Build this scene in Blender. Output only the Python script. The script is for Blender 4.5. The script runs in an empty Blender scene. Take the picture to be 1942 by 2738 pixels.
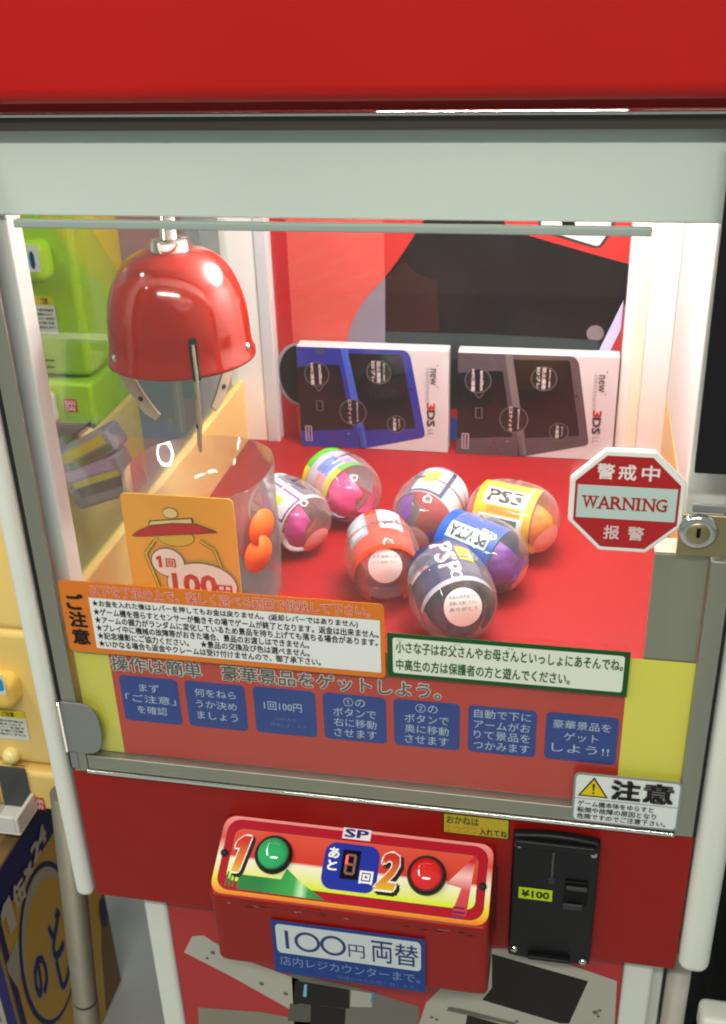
import bpy, math, random
from mathutils import Vector, Matrix
random.seed(7)
SC = bpy.context.scene
COL = SC.collection
# ------------------------------------------------------------------ camera
YAW, PITCH, ROLL = math.radians(11.615), math.radians(-27.503), math.radians(1.942)
FPX = 2914.5                                   # focal length in pixels of the 1942 x 2738 photograph
CAM = Vector((0.47928, -0.79732, 1.70347))
def _rot():
    Rz = Matrix(((math.cos(YAW), -math.sin(YAW), 0), (math.sin(YAW), math.cos(YAW), 0), (0, 0, 1)))
    Rx = Matrix(((1, 0, 0), (0, math.cos(PITCH), -math.sin(PITCH)), (0, math.sin(PITCH), math.cos(PITCH))))
    Ry = Matrix(((math.cos(ROLL), 0, math.sin(ROLL)), (0, 1, 0), (-math.sin(ROLL), 0, math.cos(ROLL))))
    return Rz @ Rx @ Ry
M3 = _rot()
cd = bpy.data.cameras.new('camera'); cam = bpy.data.objects.new('camera', cd); COL.objects.link(cam)
cd.sensor_fit = 'VERTICAL'; cd.sensor_height = 36.0; cd.lens = 36.0*FPX/2738.0
cd.clip_start = 0.02; cd.clip_end = 60
r_, f_, u_ = M3.col[0], M3.col[1], M3.col[2]
cam.matrix_world = Matrix(((r_.x, u_.x, -f_.x, CAM.x), (r_.y, u_.y, -f_.y, CAM.y), (r_.z, u_.z, -f_.z, CAM.z), (0, 0, 0, 1)))
cd.dof.use_dof = True; cd.dof.focus_distance = 1.0; cd.dof.aperture_fstop = 13.0
SC.camera = cam
# ------------------------------------------------------------------ world, lights, exposure
w = bpy.data.worlds.new('World'); SC.world = w; w.use_nodes = True
bg = w.node_tree.nodes['Background']; bg.inputs[0].default_value = (0.86, 0.92, 0.85, 1); bg.inputs[1].default_value = 0.33
def area(name, loc, rot, sx, sy, power, color):
    l = bpy.data.lights.new(name, 'AREA'); l.shape = 'RECTANGLE'; l.size = sx; l.size_y = sy; l.energy = power; l.color = color
    o = bpy.data.objects.new(name, l); COL.objects.link(o); o.location = loc; o.rotation_euler = rot
    return o
area('ceiling_tube_light', (0.35, -1.45, 2.65), (math.radians(12), 0, 0), 1.25, 0.10, 34, (1.0, 0.97, 0.88))
area('ceiling_tube_light', (-0.9, -0.55, 2.7), (0, 0, math.radians(90)), 1.25, 0.10, 20, (1.0, 0.97, 0.88))
SC.view_settings.view_transform = 'Standard'; SC.view_settings.look = 'None'
SC.view_settings.exposure = 0.0; SC.view_settings.gamma = 1.0; SC.view_settings.use_curve_mapping = False
SC.render.engine = 'CYCLES'
SC.cycles.max_bounces = 10; SC.cycles.transparent_max_bounces = 24; SC.cycles.glossy_bounces = 5; SC.cycles.diffuse_bounces = 5
SC.cycles.use_denoising = True
SC.cycles.pixel_filter_type = 'BLACKMAN_HARRIS'; SC.cycles.filter_width = 2.0
SC.cycles.sample_clamp_indirect = 6.0
SC.cycles.caustics_reflective = False; SC.cycles.caustics_refractive = False

# ------------------------------------------------------------------ pixel -> point on a real plane
def ray(x, y): return M3 @ Vector(((x-971.0)/FPX, 1.0, -(y-1369.0)/FPX))
def onY(x, y, Y=0.0): r = ray(x, y); return CAM + r*((Y-CAM.y)/r.y)
def onX(x, y, X): r = ray(x, y); return CAM + r*((X-CAM.x)/r.x)
def onZ(x, y, Z): r = ray(x, y); return CAM + r*((Z-CAM.z)/r.z)

# ------------------------------------------------------------------ materials
def lin(c): return c/12.92 if c <= 0.04045 else ((c+0.055)/1.055)**2.4
def hx(s): return tuple(lin(int(s[i:i+2], 16)/255.0) for i in (0, 2, 4))
MATS = {}
def mat(name, rgb, rough=0.5, metal=0.0, spec=0.5, noise=0.0, nscale=20.0, bump=0.0, bscale=200.0, emis=None, estr=0.0, coat=0.0, stretch=None):
    if name in MATS: return MATS[name]
    m = bpy.data.materials.new(name); m.use_nodes = True; nt = m.node_tree; N = nt.nodes; L = nt.links
    b = N['Principled BSDF']
    if isinstance(rgb, str): rgb = hx(rgb)
    b.inputs['Base Color'].default_value = (*rgb, 1); b.inputs['Roughness'].default_value = rough
    b.inputs['Metallic'].default_value = metal; b.inputs['Specular IOR Level'].default_value = spec
    b.inputs['Coat Weight'].default_value = coat; b.inputs['Coat Roughness'].default_value = 0.05
    if emis:
        b.inputs['Emission Color'].default_value = (*emis, 1); b.inputs['Emission Strength'].default_value = estr
    if noise or bump:
        tc = N.new('ShaderNodeTexCoord'); mp = N.new('ShaderNodeMapping'); L.new(tc.outputs['Object'], mp.inputs['Vector'])
        if stretch: mp.inputs['Scale'].default_value = stretch
    if noise:
        tx = N.new('ShaderNodeTexNoise'); tx.inputs['Scale'].default_value = nscale; tx.inputs['Detail'].default_value = 6
        L.new(mp.outputs['Vector'], tx.inputs['Vector'])
        mx = N.new('ShaderNodeMix'); mx.data_type = 'RGBA'
        mx.inputs['A'].default_value = (*[c*(1-noise) for c in rgb], 1); mx.inputs['B'].default_value = (*[min(1, c*(1+noise)) for c in rgb], 1)
        L.new(tx.outputs['Fac'], mx.inputs['Factor']); L.new(mx.outputs['Result'], b.inputs['Base Color'])
        mr = N.new('ShaderNodeMapRange'); mr.inputs['To Min'].default_value = max(0.02, rough*0.75); mr.inputs['To Max'].default_value = min(1, rough*1.3)
        L.new(tx.outputs['Fac'], mr.inputs['Value']); L.new(mr.outputs['Result'], b.inputs['Roughness'])
    if bump:
        t2 = N.new('ShaderNodeTexNoise'); t2.inputs['Scale'].default_value = bscale; t2.inputs['Detail'].default_value = 3
        L.new(mp.outputs['Vector'], t2.inputs['Vector'])
        bp = N.new('ShaderNodeBump'); bp.inputs['Strength'].default_value = bump; bp.inputs['Distance'].default_value = 0.002
        L.new(t2.outputs['Fac'], bp.inputs['Height']); L.new(bp.outputs['Normal'], b.inputs['Normal'])
    MATS[name] = m; return m
def clear(name, tint=(1, 1, 1), rough=0.02, ior=1.45, haze=0.0, hazecol=(1, 1, 1), refl=1.0, rim=0.0, smudge=0.0):
    if name in MATS: return MATS[name]
    m = bpy.data.materials.new(name); m.use_nodes = True; nt = m.node_tree; N = nt.nodes; L = nt.links
    N.remove(N['Principled BSDF']); out = N['Material Output']
    tr = N.new('ShaderNodeBsdfTransparent'); tr.inputs[0].default_value = (*tint, 1)
    gl = N.new('ShaderNodeBsdfGlossy'); gl.inputs['Roughness'].default_value = rough
    fr = N.new('ShaderNodeFresnel')                # same reflectance from both sides of the thin wall
    ge = N.new('ShaderNodeNewGeometry'); mr = N.new('ShaderNodeMapRange'); L.new(ge.outputs['Backfacing'], mr.inputs['Value'])
    mr.inputs['To Min'].default_value = ior; mr.inputs['To Max'].default_value = 1.0/ior; L.new(mr.outputs['Result'], fr.inputs['IOR'])
    mx = N.new('ShaderNodeMixShader'); base = tr.outputs[0]
    if haze:
        df = N.new('ShaderNodeBsdfDiffuse'); df.inputs[0].default_value = (*hazecol, 1)
        m2 = N.new('ShaderNodeMixShader'); m2.inputs[0].default_value = haze
        if smudge:                                        # dust film and wiped smears
            tc = N.new('ShaderNodeTexCoord'); mp = N.new('ShaderNodeMapping'); mp.inputs['Scale'].default_value = (1, 1, 0.45); mp.inputs['Rotation'].default_value = (0, 0.5, 0)
            tx = N.new('ShaderNodeTexNoise'); tx.inputs['Scale'].default_value = 9; tx.inputs['Detail'].default_value = 7; tx.inputs['Distortion'].default_value = 0.8
            L.new(tc.outputs['Object'], mp.inputs['Vector']); L.new(mp.outputs['Vector'], tx.inputs['Vector']); r3 = N.new('ShaderNodeMapRange')
            r3.inputs['From Min'].default_value = 0.42; r3.inputs['From Max'].default_value = 0.78; r3.inputs['To Min'].default_value = haze; r3.inputs['To Max'].default_value = haze+smudge
            L.new(tx.outputs['Fac'], r3.inputs['Value']); L.new(r3.outputs['Result'], m2.inputs[0])
        if rim:
            lw = N.new('ShaderNodeLayerWeight'); lw.inputs['Blend'].default_value = 0.5; pw = N.new('ShaderNodeMath'); pw.operation = 'POWER'; pw.inputs[1].default_value = 3.0
            L.new(lw.outputs['Facing'], pw.inputs[0]); r2 = N.new('ShaderNodeMapRange'); r2.inputs['To Min'].default_value = haze; r2.inputs['To Max'].default_value = haze+rim
            L.new(pw.outputs[0], r2.inputs['Value']); L.new(r2.outputs['Result'], m2.inputs[0])
        L.new(tr.outputs[0], m2.inputs[1]); L.new(df.outputs[0], m2.inputs[2]); base = m2.outputs[0]
    if refl != 1.0:
        mu = N.new('ShaderNodeMath'); mu.operation = 'MULTIPLY'; mu.inputs[1].default_value = refl
        L.new(fr.outputs[0], mu.inputs[0]); L.new(mu.outputs[0], mx.inputs[0])
    else: L.new(fr.outputs[0], mx.inputs[0])
    L.new(base, mx.inputs[1]); L.new(gl.outputs[0], mx.inputs[2]); L.new(mx.outputs[0], out.inputs['Surface'])
    MATS[name] = m; return m
def pr(hexs, rough=0.35): return mat('print_'+hexs, hexs, rough, spec=0.22)      # printed ink / plain plastic of that colour

RED_PAINT = mat('red_paint', (0.29, 0.007, 0.004), 0.38, spec=0.28, noise=0.12, nscale=9, bump=0.06, bscale=420)
RED_HEAD = mat('marquee_red', (0.44, 0.007, 0.005), 0.36, spec=0.3, noise=0.10, nscale=5, bump=0.04, bscale=500)
WHITE_PL = mat('white_plastic', (0.74, 0.76, 0.69), 0.38, noise=0.05, nscale=12)
WHITE_IN = mat('white_laminate', (0.80, 0.78, 0.76), 0.35, noise=0.03, nscale=8)
HEADER_M = mat('pale_header', (0.77, 0.83, 0.78), 0.40, noise=0.09, nscale=3)
FELT = mat('red_play_sheet', (0.29, 0.0055, 0.007), 0.50, spec=0.25, noise=0.10, nscale=7, bump=0.9, bscale=9)
YBOARD = mat('yellow_board', (0.84, 0.58, 0.20), 0.42, noise=0.06, nscale=10)
ALU = mat('aluminium', (0.36, 0.36, 0.30), 0.42, metal=0.75, noise=0.10, nscale=60, stretch=(1, 1, 0.06))
STEEL = mat('stainless_plate', (0.42, 0.40, 0.30), 0.36, metal=0.7, noise=0.10, nscale=60, stretch=(1, 1, 0.06))
CHROME = mat('chrome', (0.75, 0.75, 0.72), 0.12, metal=1.0)
BRASS = mat('brushed_lock_plate', (0.42, 0.35, 0.19), 0.34, metal=0.9, noise=0.08, nscale=30)
DARK = mat('dark_seal', (0.012, 0.011, 0.009), 0.6)
BLACK = mat('black_plastic', (0.007, 0.007, 0.008), 0.42, spec=0.3, noise=0.15, nscale=25, bump=0.08, bscale=600)
GREYP = mat('grey_plastic', (0.20, 0.21, 0.20), 0.5, noise=0.06, nscale=40)
PANE = clear('door_glass', (0.97, 0.985, 0.975), 0.015, 1.5, haze=0.003, hazecol=(0.9, 0.9, 0.88), smudge=0.011)
SIDEPANE = clear('side_glass', (0.95, 0.97, 0.95), 0.02, 1.45)
SHELL = clear('capsule_plastic', (0.985, 0.98, 0.98), 0.06, 1.54, haze=0.055, hazecol=(0.94, 0.90, 0.90), rim=0.28)
CHUTE = clear('clear_sheet', (0.955, 0.95, 0.95), 0.06, 1.45, haze=0.028, hazecol=(0.85, 0.82, 0.82), rim=0.20)
WRAP = clear('box_wrap', (0.98, 0.98, 0.98), 0.05, 1.4)

# ------------------------------------------------------------------ mesh builder
class MB:
    def __init__(s): s.v = []; s.f = []; s.m = []; s.mi = []; s.sm = []
    def slot(s, m):
        if m not in s.m: s.m.append(m)
        return s.m.index(m)
    def add(s, verts, faces, m, smooth=False):
        o = len(s.v); k = s.slot(m); s.v += [tuple(p) for p in verts]
        for f in faces: s.f.append(tuple(i+o for i in f)); s.mi.append(k); s.sm.append(smooth)
        return s
    def box(s, x0, x1, y0, y1, z0, z1, m):
        v = [(x, y, z) for x in (x0, x1) for y in (y0, y1) for z in (z0, z1)]
        return s.add(v, [(0, 1, 3, 2), (4, 6, 7, 5), (0, 4, 5, 1), (2, 3, 7, 6), (0, 2, 6, 4), (1, 5, 7, 3)], m)
    def prism(s, pts, d, m):                      # polygon (3D points) extruded by vector d
        n = len(pts); d = Vector(d); a = [Vector(p) for p in pts]; b = [p+d for p in a]
        return s.add(a+b, [tuple(range(n))[::-1], tuple(range(n, 2*n))] + [(i, (i+1) % n, n+(i+1) % n, n+i) for i in range(n)], m)
    def lathe(s, prof, c, ax, m, n=40, smooth=True, cap=True):   # prof: (r, h) along axis ax from c
        ax = Vector(ax).normalized(); t = Vector((1, 0, 0)) if abs(ax.x) < 0.9 else Vector((0, 1, 0))
        e1 = ax.cross(t).normalized(); e2 = ax.cross(e1); c = Vector(c); V = []; F = []
        for r, h in prof:
            for i in range(n):
                a = 2*math.pi*i/n; V.append(c + ax*h + (e1*math.cos(a)+e2*math.sin(a))*r)
        for j in range(len(prof)-1):
            for i in range(n): F.append((j*n+i, j*n+(i+1) % n, (j+1)*n+(i+1) % n, (j+1)*n+i))
        s.add(V, F, m, smooth)
        if cap:
            k = len(s.v)-len(V)
            for j in (0, len(prof)-1):
                if prof[j][0] > 1e-5: s.f.append(tuple(k+j*n+i for i in range(n))); s.mi.append(s.slot(m)); s.sm.append(False)
        return s
    def cyl(s, p0, p1, r, m, n=24): 
        p0 = Vector(p0); p1 = Vector(p1); return s.lathe([(r, 0), (r, (p1-p0).length)], p0, p1-p0, m, n)
    def build(s, name, parent=None, bevel=0.0, seg=3, loc=None, sharp=True):
        me = bpy.data.meshes.new(name); me.from_pydata(s.v, [], s.f)
        for m in s.m: me.materials.append(m)
        me.polygons.foreach_set('material_index', s.mi); me.polygons.foreach_set('use_smooth', s.sm)
        me.update(); o = bpy.data.objects.new(name, me); COL.objects.link(o)
        if parent is not None:
            o.parent = parent; o.matrix_parent_inverse = Matrix.Translation(-WLOC[parent.name]) if parent.name in WLOC else Matrix()
        WLOC[o.name] = Vector((0, 0, 0))
        if bevel:
            b = o.modifiers.new('bevel', 'BEVEL'); b.width = bevel; b.segments = seg; b.limit_method = 'ANGLE'; b.angle_limit = math.radians(40)
            b.harden_normals = False
            for p in me.polygons: p.use_smooth = True
            wn = o.modifiers.new('wn', 'WEIGHTED_NORMAL'); wn.keep_sharp = False
        return o
WLOC = {}
def thing(name, label, cat, loc, group=None):
    o = bpy.data.objects.new(name, None); COL.objects.link(o); o.location = loc; o.empty_display_size = 0.02
    WLOC[o.name] = Vector(loc); tag(o, label, cat, group); return o
def tag(o, label, cat, group=None):
    o['label'] = label; o['category'] = cat
    if group: o['group'] = group
    return o

# ------------------------------------------------------------------ flat prints on a frame
class Fr:
    def __init__(s, o, u, v):
        s.o = Vector(o); s.u = Vector(u); s.v = Vector(v); s.n = s.u.cross(s.v).normalized()
    def p(s, a, b, h=0): return s.o + s.u*a + s.v*b + s.n*h
TXT = {}
def text_geo(body, bold):          # bold: extra stroke half-width in em, made of shifted copies (each a hair higher)
    k = (body, bold)
    if k in TXT: return TXT[k]
    c = bpy.data.curves.new('t', 'FONT'); c.body = body; c.size = 1; c.resolution_u = 2; c.fill_mode = 'FRONT'
    o = bpy.data.objects.new('t', c); COL.objects.link(o)
    dg = bpy.context.evaluated_depsgraph_get(); me = o.evaluated_get(dg).to_mesh()
    V = [(v.co.x, v.co.y) for v in me.vertices]; F = [tuple(p.vertices) for p in me.polygons]
    o.evaluated_get(dg).to_mesh_clear(); bpy.data.objects.remove(o); bpy.data.curves.remove(c)
    xs = [v[0] for v in V] or [0, 1]; ys = [v[1] for v in V] or [0, 1]
    x0, x1, y0, y1 = min(xs), max(xs), min(ys), max(ys); n = len(V)
    if body == '1' and bold >= 0.03:          # chunky numeral with a flag
        V = [(0.0, 0.50), (0.0, 0.60), (0.17, 0.73), (0.36, 0.73), (0.36, 0.0), (0.16, 0.0), (0.16, 0.53)]; F = [(0, 6, 3, 2, 1), (6, 5, 4, 3)]; n = 7; x0, x1, y0, y1 = -0.02, 0.38, 0.0, 0.73
    elif body == '1': x0, x1 = x0-0.10, x1+0.10
    V2 = []; F2 = []
    if bold > 0.04: sh = [(bold*math.cos(q), bold*math.sin(q)) for q in [math.pi*i/4 for i in range(8)]]
    elif bold > 0.004: sh = [(bold, bold), (-bold, bold), (bold, -bold), (-bold, -bold)]
    else: sh = [(0, 0)]
    for i, (p, q) in enumerate(sh):
        V2 += [((x+p-x0)/max(1e-6, x1-x0), (y+q-y0)/max(1e-6, y1-y0)) for x, y in V]
        F2 += [tuple(j+i*n for j in f) for f in F]
    TXT[k] = (V2, F2); LAYER[k] = max(1, n); return TXT[k]
LAYER = {}
def lay(k, i): return (i//LAYER[k])*1.6e-5
class Deco(MB):
    def __init__(s, fr): super().__init__(); s.fr = fr; s.h = 0.0003
    def up(s, d=0.0003): s.h += d; return s
    def poly(s, pts, m, h=None): return s.add([s.fr.p(a, b, s.h if h is None else h) for a, b in pts], [tuple(range(len(pts)))], m)
    def rect(s, a0, b0, a1, b1, m, r=0.0, seg=6, h=None, rb=None):
        if r <= 0: return s.poly([(a0, b0), (a1, b0), (a1, b1), (a0, b1)], m, h)
        pts = []; rb = r if rb is None else rb
        for cx, cy, a in ((a1-r, b1-rb, 0), (a0+r, b1-rb, 90), (a0+r, b0+rb, 180), (a1-r, b0+rb, 270)):
            for i in range(seg+1):
                t = math.radians(a+90*i/seg); pts.append((cx+r*math.cos(t), cy+rb*math.sin(t)))
        return s.poly(pts, m, h)
    def disc(s, a, b, ra, rb, m, n=32, rot=0.0, h=None):
        c, d = math.cos(rot), math.sin(rot)
        return s.poly([(a+ra*math.cos(t)*c-rb*math.sin(t)*d, b+ra*math.cos(t)*d+rb*math.sin(t)*c) for t in [2*math.pi*i/n for i in range(n)]], m, h)
    def ring(s, a, b, ra, rb, w, m, n=36, t0=0.0, t1=360.0, asp=1.0):
        V = []; F = []
        for i in range(n+1):
            t = math.radians(t0+(t1-t0)*i/n)
            V.append(s.fr.p(a+ra*math.cos(t), b+rb*math.sin(t), s.h)); V.append(s.fr.p(a+(ra-w)*math.cos(t), b+(rb-w*asp)*math.sin(t), s.h))
            if i: F.append((2*i-2, 2*i, 2*i+1, 2*i-1))
        return s.add(V, F, m)
    def line(s, pts, w, m, asp=1.0):
        for (a, b), (c, d) in zip(pts[:-1], pts[1:]):
            l = math.hypot(c-a, (d-b)) or 1e-6; nx, ny = -(d-b)/l*w/2, (c-a)/l*w/2*asp
            s.poly([(a+nx, b+ny), (c+nx, d+ny), (c-nx, d-ny), (a-nx, b-ny)], m)
        return s
    def text(s, body, a0, b0, a1, b1, m, bold=0.0, rot=0, dh=0.0):
        V, F = text_geo(body, bold); P = []
        for i_, (x, y) in enumerate(V):
            if rot == 90: x, y = y, 1-x              # reads downward, tops to the right
            elif rot == -90: x, y = 1-y, x
            elif rot == 180: x, y = 1-x, 1-y
            P.append(s.fr.p(a0+(a1-a0)*x, b0+(b1-b0)*y, s.h+dh+lay((body, bold), i_)))
        return s.add(P, F, m)
def front(y=0.0): return Fr((0, y, 0), (1, 0, 0), (0, 0, 1))
def plate(mb, fr, a0, b0, a1, b1, t, m, r=0.0):       # solid rounded card of thickness t, front at h=0
    pts = []
    if r > 0:
        for cx, cy, a in ((a1-r, b1-r, 0), (a0+r, b1-r, 90), (a0+r, b0+r, 180), (a1-r, b0+r, 270)):
            for i in range(6):
                q = math.radians(a+90*i/5); pts.append((cx+r*math.cos(q), cy+r*math.sin(q)))
    else: pts = [(a0, b0), (a1, b0), (a1, b1), (a0, b1)]
    mb.prism([fr.p(a, b, -t) for a, b in pts], fr.n*t, m); return mb
W_ = pr('f2f2ee'); K_ = pr('15130f'); PINKW = pr('f3d6d8')

# ================================================================== SETTING
ZF = 1.05; YB = 0.661
mb = MB(); mb.add([(-6, -5, 0), (6, -5, 0), (6, 8, 0), (-6, 8, 0)], [(0, 1, 2, 3)], mat('vinyl_floor', (0.46, 0.50, 0.49), 0.45, noise=0.18, nscale=3.5, bump=0.05, bscale=40))
fl = mb.build('floor'); fl['kind'] = 'structure'
d = Deco(Fr((0, 0, 0), (1, 0, 0), (0, 1, 0))); d.h = 0.001
for i in range(70):
    a, b, r = random.uniform(-0.75, 0.1), random.uniform(0.2, 1.2), random.uniform(0.002, 0.008)
    d.disc(a, b, r, r*random.uniform(0.5, 1), pr('20241f'), 9, random.uniform(0, 3))
sp = d.build('floor_stains'); sp['kind'] = 'structure'

# ================================================================== CLAW MACHINE
T = thing('claw_machine', 'red and white claw game cabinet with glass door, white posts and red front panel', 'claw machine', (0.31, 0.3, 0))
mb = MB(); mb.box(0.0, 0.619, 0.0, 0.62, 0.781, 0.9585, RED_PAINT); mb.build('front_panel', T, 0.003)
for x0, x1, zb in ((-0.022, -0.0025, 0.781), (0.6205, 0.651, 0.783)):
    mb = MB(); mb.box(x0, x1, -0.006, 0.048, zb, 1.60, WHITE_PL); mb.build('post', T, 0.008 if x0 < 0 else 0.012, 5)
for x0, x1 in ((-0.0025, 0.0055), (0.6167, 0.6204)):
    mb = MB(); mb.box(x0, x1, 0.004, 0.02, 0.9585, 1.60, DARK); mb.build('door_seal', T)
zb = onY(971, 277, -0.032).z
mb = MB(); mb.box(-0.25, 0.90, -0.032, -0.0005, zb, zb+0.40, RED_HEAD); mb.build('marquee', T, 0.012, 5)
mb = MB(); mb.box(-0.04, 0.66, 0.0, 0.011, 1.600, 1.66, RED_HEAD); mb.build('marquee_base', T)
for x0, x1 in ((-0.020, -0.0005), (0.6212, 0.648)):
    mb = MB(); mb.box(x0, x1, 0.049, 0.66, 0.783, 1.12, WHITE_PL); mb.build('side_panel', T, 0.004, 3)
# door
mb = MB()
mb.box(0.006, 0.0213, -0.004, -0.0004, 0.9625, 1.5865, ALU); mb.box(0.600, 0.6165, -0.004, 0.010, 0.9625, 1.256, ALU)
mb.box(0.0217, 0.5998, -0.0035, 0.010, 0.9665, 0.9835, ALU)
mb.build('door_frame', T, 0.001, 2)
mb = MB(); mb.box(-0.02, 0.64, -0.003, 0.010, 1.5868, 1.5965, mat('dark_rail', (0.045, 0.038, 0.030), 0.45)); mb.build('door_top_rail', T)
mb = MB(); mb.box(-0.02, 0.64, -0.006, 0.0, 1.5967, 1.5990, CHROME); mb.build('door_top_trim', T, 0.0006, 2)
mb = MB(); mb.box(0.020, 0.6, -0.0055, 0.004, 0.9615, 0.9658, CHROME); mb.build('door_bottom_trim', T, 0.001, 2)
mb = MB(); mb.box(0.0215, 0.612, 0.0, 0.004, 0.9838, 1.5866, PANE); mb.build('door_pane', T)
# hinge plate
mb = MB(); fr = front(-0.0065); pts = [(0.0045, 0.989)]
for i in range(25):
    t = math.radians(-90+180*i/24); pts.append((0.0215+0.0225*math.copysign(abs(math.cos(t))**0.75, math.cos(t)), 1.0195+0.0315*math.copysign(abs(math.sin(t))**0.75, math.sin(t))))
pts.append((0.0045, 1.051)); mb.prism([fr.p(a, b, 0) for a, b in pts], (0, 0.0025, 0), GREYP)
hp = mb.build('hinge_plate', T, 0.0008, 2)
mb = MB(); mb.cyl((0.0035, -0.0065, 0.990), (0.0035, -0.0065, 1.049), 0.0024, ALU, 12); mb.cyl((0.0035, -0.0065, 1.049), (0.0035, -0.0065, 1.0515), 0.0028, CHROME, 12); mb.build('hinge_pin', hp)
mb = MB(); mb.box(0.004, 0.0125, -0.005, 0.003, 0.966, 0.987, GREYP); mb.build('hinge_block', T, 0.001, 2)
# lock plate behind glass and the lock
mb = MB(); mb.box(0.556, 0.5995, 0.0045, 0.0065, 0.966, 1.2555, STEEL); mb.box(0.556, 0.5995, 0.0045, 0.030, 1.2556, 1.2572, STEEL); mb.box(0.600, 0.6160, 0.0101, 0.0130, 0.966, 1.2555, STEEL); mb.build('lock_plate', T, 0.0006, 2)
mb = MB(); mb.box(0.5715, 0.634, -0.007, -0.0042, 1.2615, 1.299, BRASS); lk = mb.build('lock', T, 0.0042, 4)
mb = MB(); mb.box(0.5805, 0.634, -0.0041, -0.0003, 1.2992, 1.3062, GREYP); mb.build('lock_strap', lk, 0.001, 2)
c = onY(1867, 1426, -0.011)
mb = MB(); mb.lathe([(0.0155, 0), (0.0155, 0.002), (0.0105, 0.0055), (0.0098, 0.005)], (c.x, -0.007, c.z), (0, -1, 0), CHROME, 40); mb.build('lock_ring', lk)
mb = MB(); mb.lathe([(0.0097, 0), (0.0097, 0.0045), (0.0085, 0.0056), (0, 0.0058)], (c.x, -0.007, c.z), (0, -1, 0), BRASS, 32); mb.build('lock_cylinder', lk)
mb = MB(); mb.box(c.x-0.0015, c.x+0.0015, -0.0133, -0.0125, c.z-0.003, c.z+0.0055, K_); mb.build('keyhole', lk)
# header light cover behind glass
mb = MB(); mb.box(-0.001, 0.611, 0.012, 0.020, 1.5205, 1.5995, HEADER_M); mb.build('header_panel', T, 0.002, 2)
mb = MB(); mb.box(0.040, 0.531, 0.0045, 0.0115, 1.5125, 1.5188, mat('header_lip', (0.42, 0.48, 0.45), 0.4)); mb.build('header_lip', T, 0.0012, 2)
# interior
mb = MB(); mb.box(0.0125, 0.6105, 0.035, YB-0.001, ZF-0.02, ZF, FELT); mb.build('play_floor', T)
mb = MB(); mb.box(0.0, 0.0122, 0.03, YB, ZF-0.05, 1.143, YBOARD); mb.build('side_board', T, 0.003, 3)
mb = MB(); mb.box(0.6108, 0.6205, 0.03, YB, ZF-0.05, 1.143, YBOARD); mb.build('side_board', T, 0.003, 3)
mb = MB(); mb.box(-0.004, 0.624, YB, YB+0.015, 0.96, 1.66, WHITE_IN); mb.build('back_wall', T)
mb = MB(); mb.box(0.0015, 0.0045, 0.05, YB-0.001, 1.1433, 1.66, SIDEPANE); mb.build('side_pane', T)
mb = MB(); mb.box(0.6115, 0.6150, 0.051, YB-0.001, 1.30, 1.66, WHITE_IN); mb.box(0.6115, 0.6150, 0.235, YB-0.001, 1.1433, 1.2999, WHITE_IN); mb.build('side_wall', T)
mb = MB(); mb.box(0.6118, 0.6145, 0.05, 0.2345, 1.1433, 1.2995, SIDEPANE); mb.build('side_pane', T)
mb = MB(); mb.box(-0.0003, 0.0262, 0.0205, 0.045, 1.10, 1.66, WHITE_IN); mb.build('inner_post', T, 0.002, 2)
mb = MB(); mb.box(0.5785, 0.6110, 0.0305, 0.050, 1.2575, 1.66, WHITE_IN); mb.build('inner_post', T, 0.002, 2)
mb = MB(); mb.box(-0.006, 0.0612, YB-0.020, YB-0.0005, ZF, 1.66, WHITE_IN); mb.box(0.044, 0.0615, YB-0.0225, YB-0.0203, ZF, 1.66, mat('grey_strip', (0.55, 0.55, 0.57), 0.4)); mb.build('corner_column', T, 0.001, 2)
mb = MB(); mb.box(0.547, 0.6110, YB-0.020, YB-0.0005, ZF, 1.66, WHITE_IN); mb.box(0.560, 0.575, YB-0.0225, YB-0.0203, ZF, 1.66, mat('cream_strip', (0.84, 0.77, 0.60), 0.4)); mb.build('corner_column', T, 0.001, 2)
mb = MB(); mb.box(0.0, 0.62, 0.021, YB+0.015, 1.661, 1.680, WHITE_IN); mb.build('ceiling_board', T)
mb = MB(); mb.add([], [], WHITE_IN)
RL = Vector((0.40, 0.30, 1.615)); V = []; F = []; nu, nv = 48, 12
for i in range(nu):
    for j in range(nv):
        a, b = 2*math.pi*i/nu, 2*math.pi*j/nv
        V.append((RL.x+(0.105+0.013*math.cos(b))*math.cos(a), RL.y+(0.105+0.013*math.cos(b))*math.sin(a), RL.z+0.013*math.sin(b)))
        F.append((i*nv+j, ((i+1) % nu)*nv+j, ((i+1) % nu)*nv+(j+1) % nv, i*nv+(j+1) % nv))
LAMP = mat('ring_lamp', (0.9, 0.9, 0.9), 0.5, emis=(1.0, 0.97, 0.95), estr=80.0)
mb.add(V, F, LAMP, True); mb.build('ring_lamp', T)
# inner instruction ledge behind the lower glass
mb = MB(); mb.box(0.0225, 0.610, 0.012, 0.034, 0.965, ZF-0.004, mat('inner_front', (0.6, 0.55, 0.3), 0.5)); mb.build('front_ledge', T, 0.002, 2)
# lower cabinet
mb = MB(); mb.box(0.066, 0.572, 0.034, 0.60, 0.06, 0.7805, RED_PAINT); mb.build('lower_cabinet', T)
for x0, x1 in ((0.038, 0.0655), (0.5725, 0.6035)):
    mb = MB(); mb.box(x0, x1, 0.029, 0.06, 0.0, 0.7805, WHITE_PL); mb.build('cabinet_leg', T, 0.006, 4)
mb = MB(); mb.box(0.6045, 0.619, 0.065, 0.60, 0.02, 0.7800, WHITE_PL); mb.build('cabinet_side', T, 0.002, 2)
mb = MB(); mb.cyl((0.634, 0.06, 0.0), (0.634, 0.06, 0.7825), 0.0125, mat('dirty_tube', (0.45, 0.43, 0.37), 0.45, noise=0.2, nscale=30), 20); mb.build('stand_tube', T)

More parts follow.
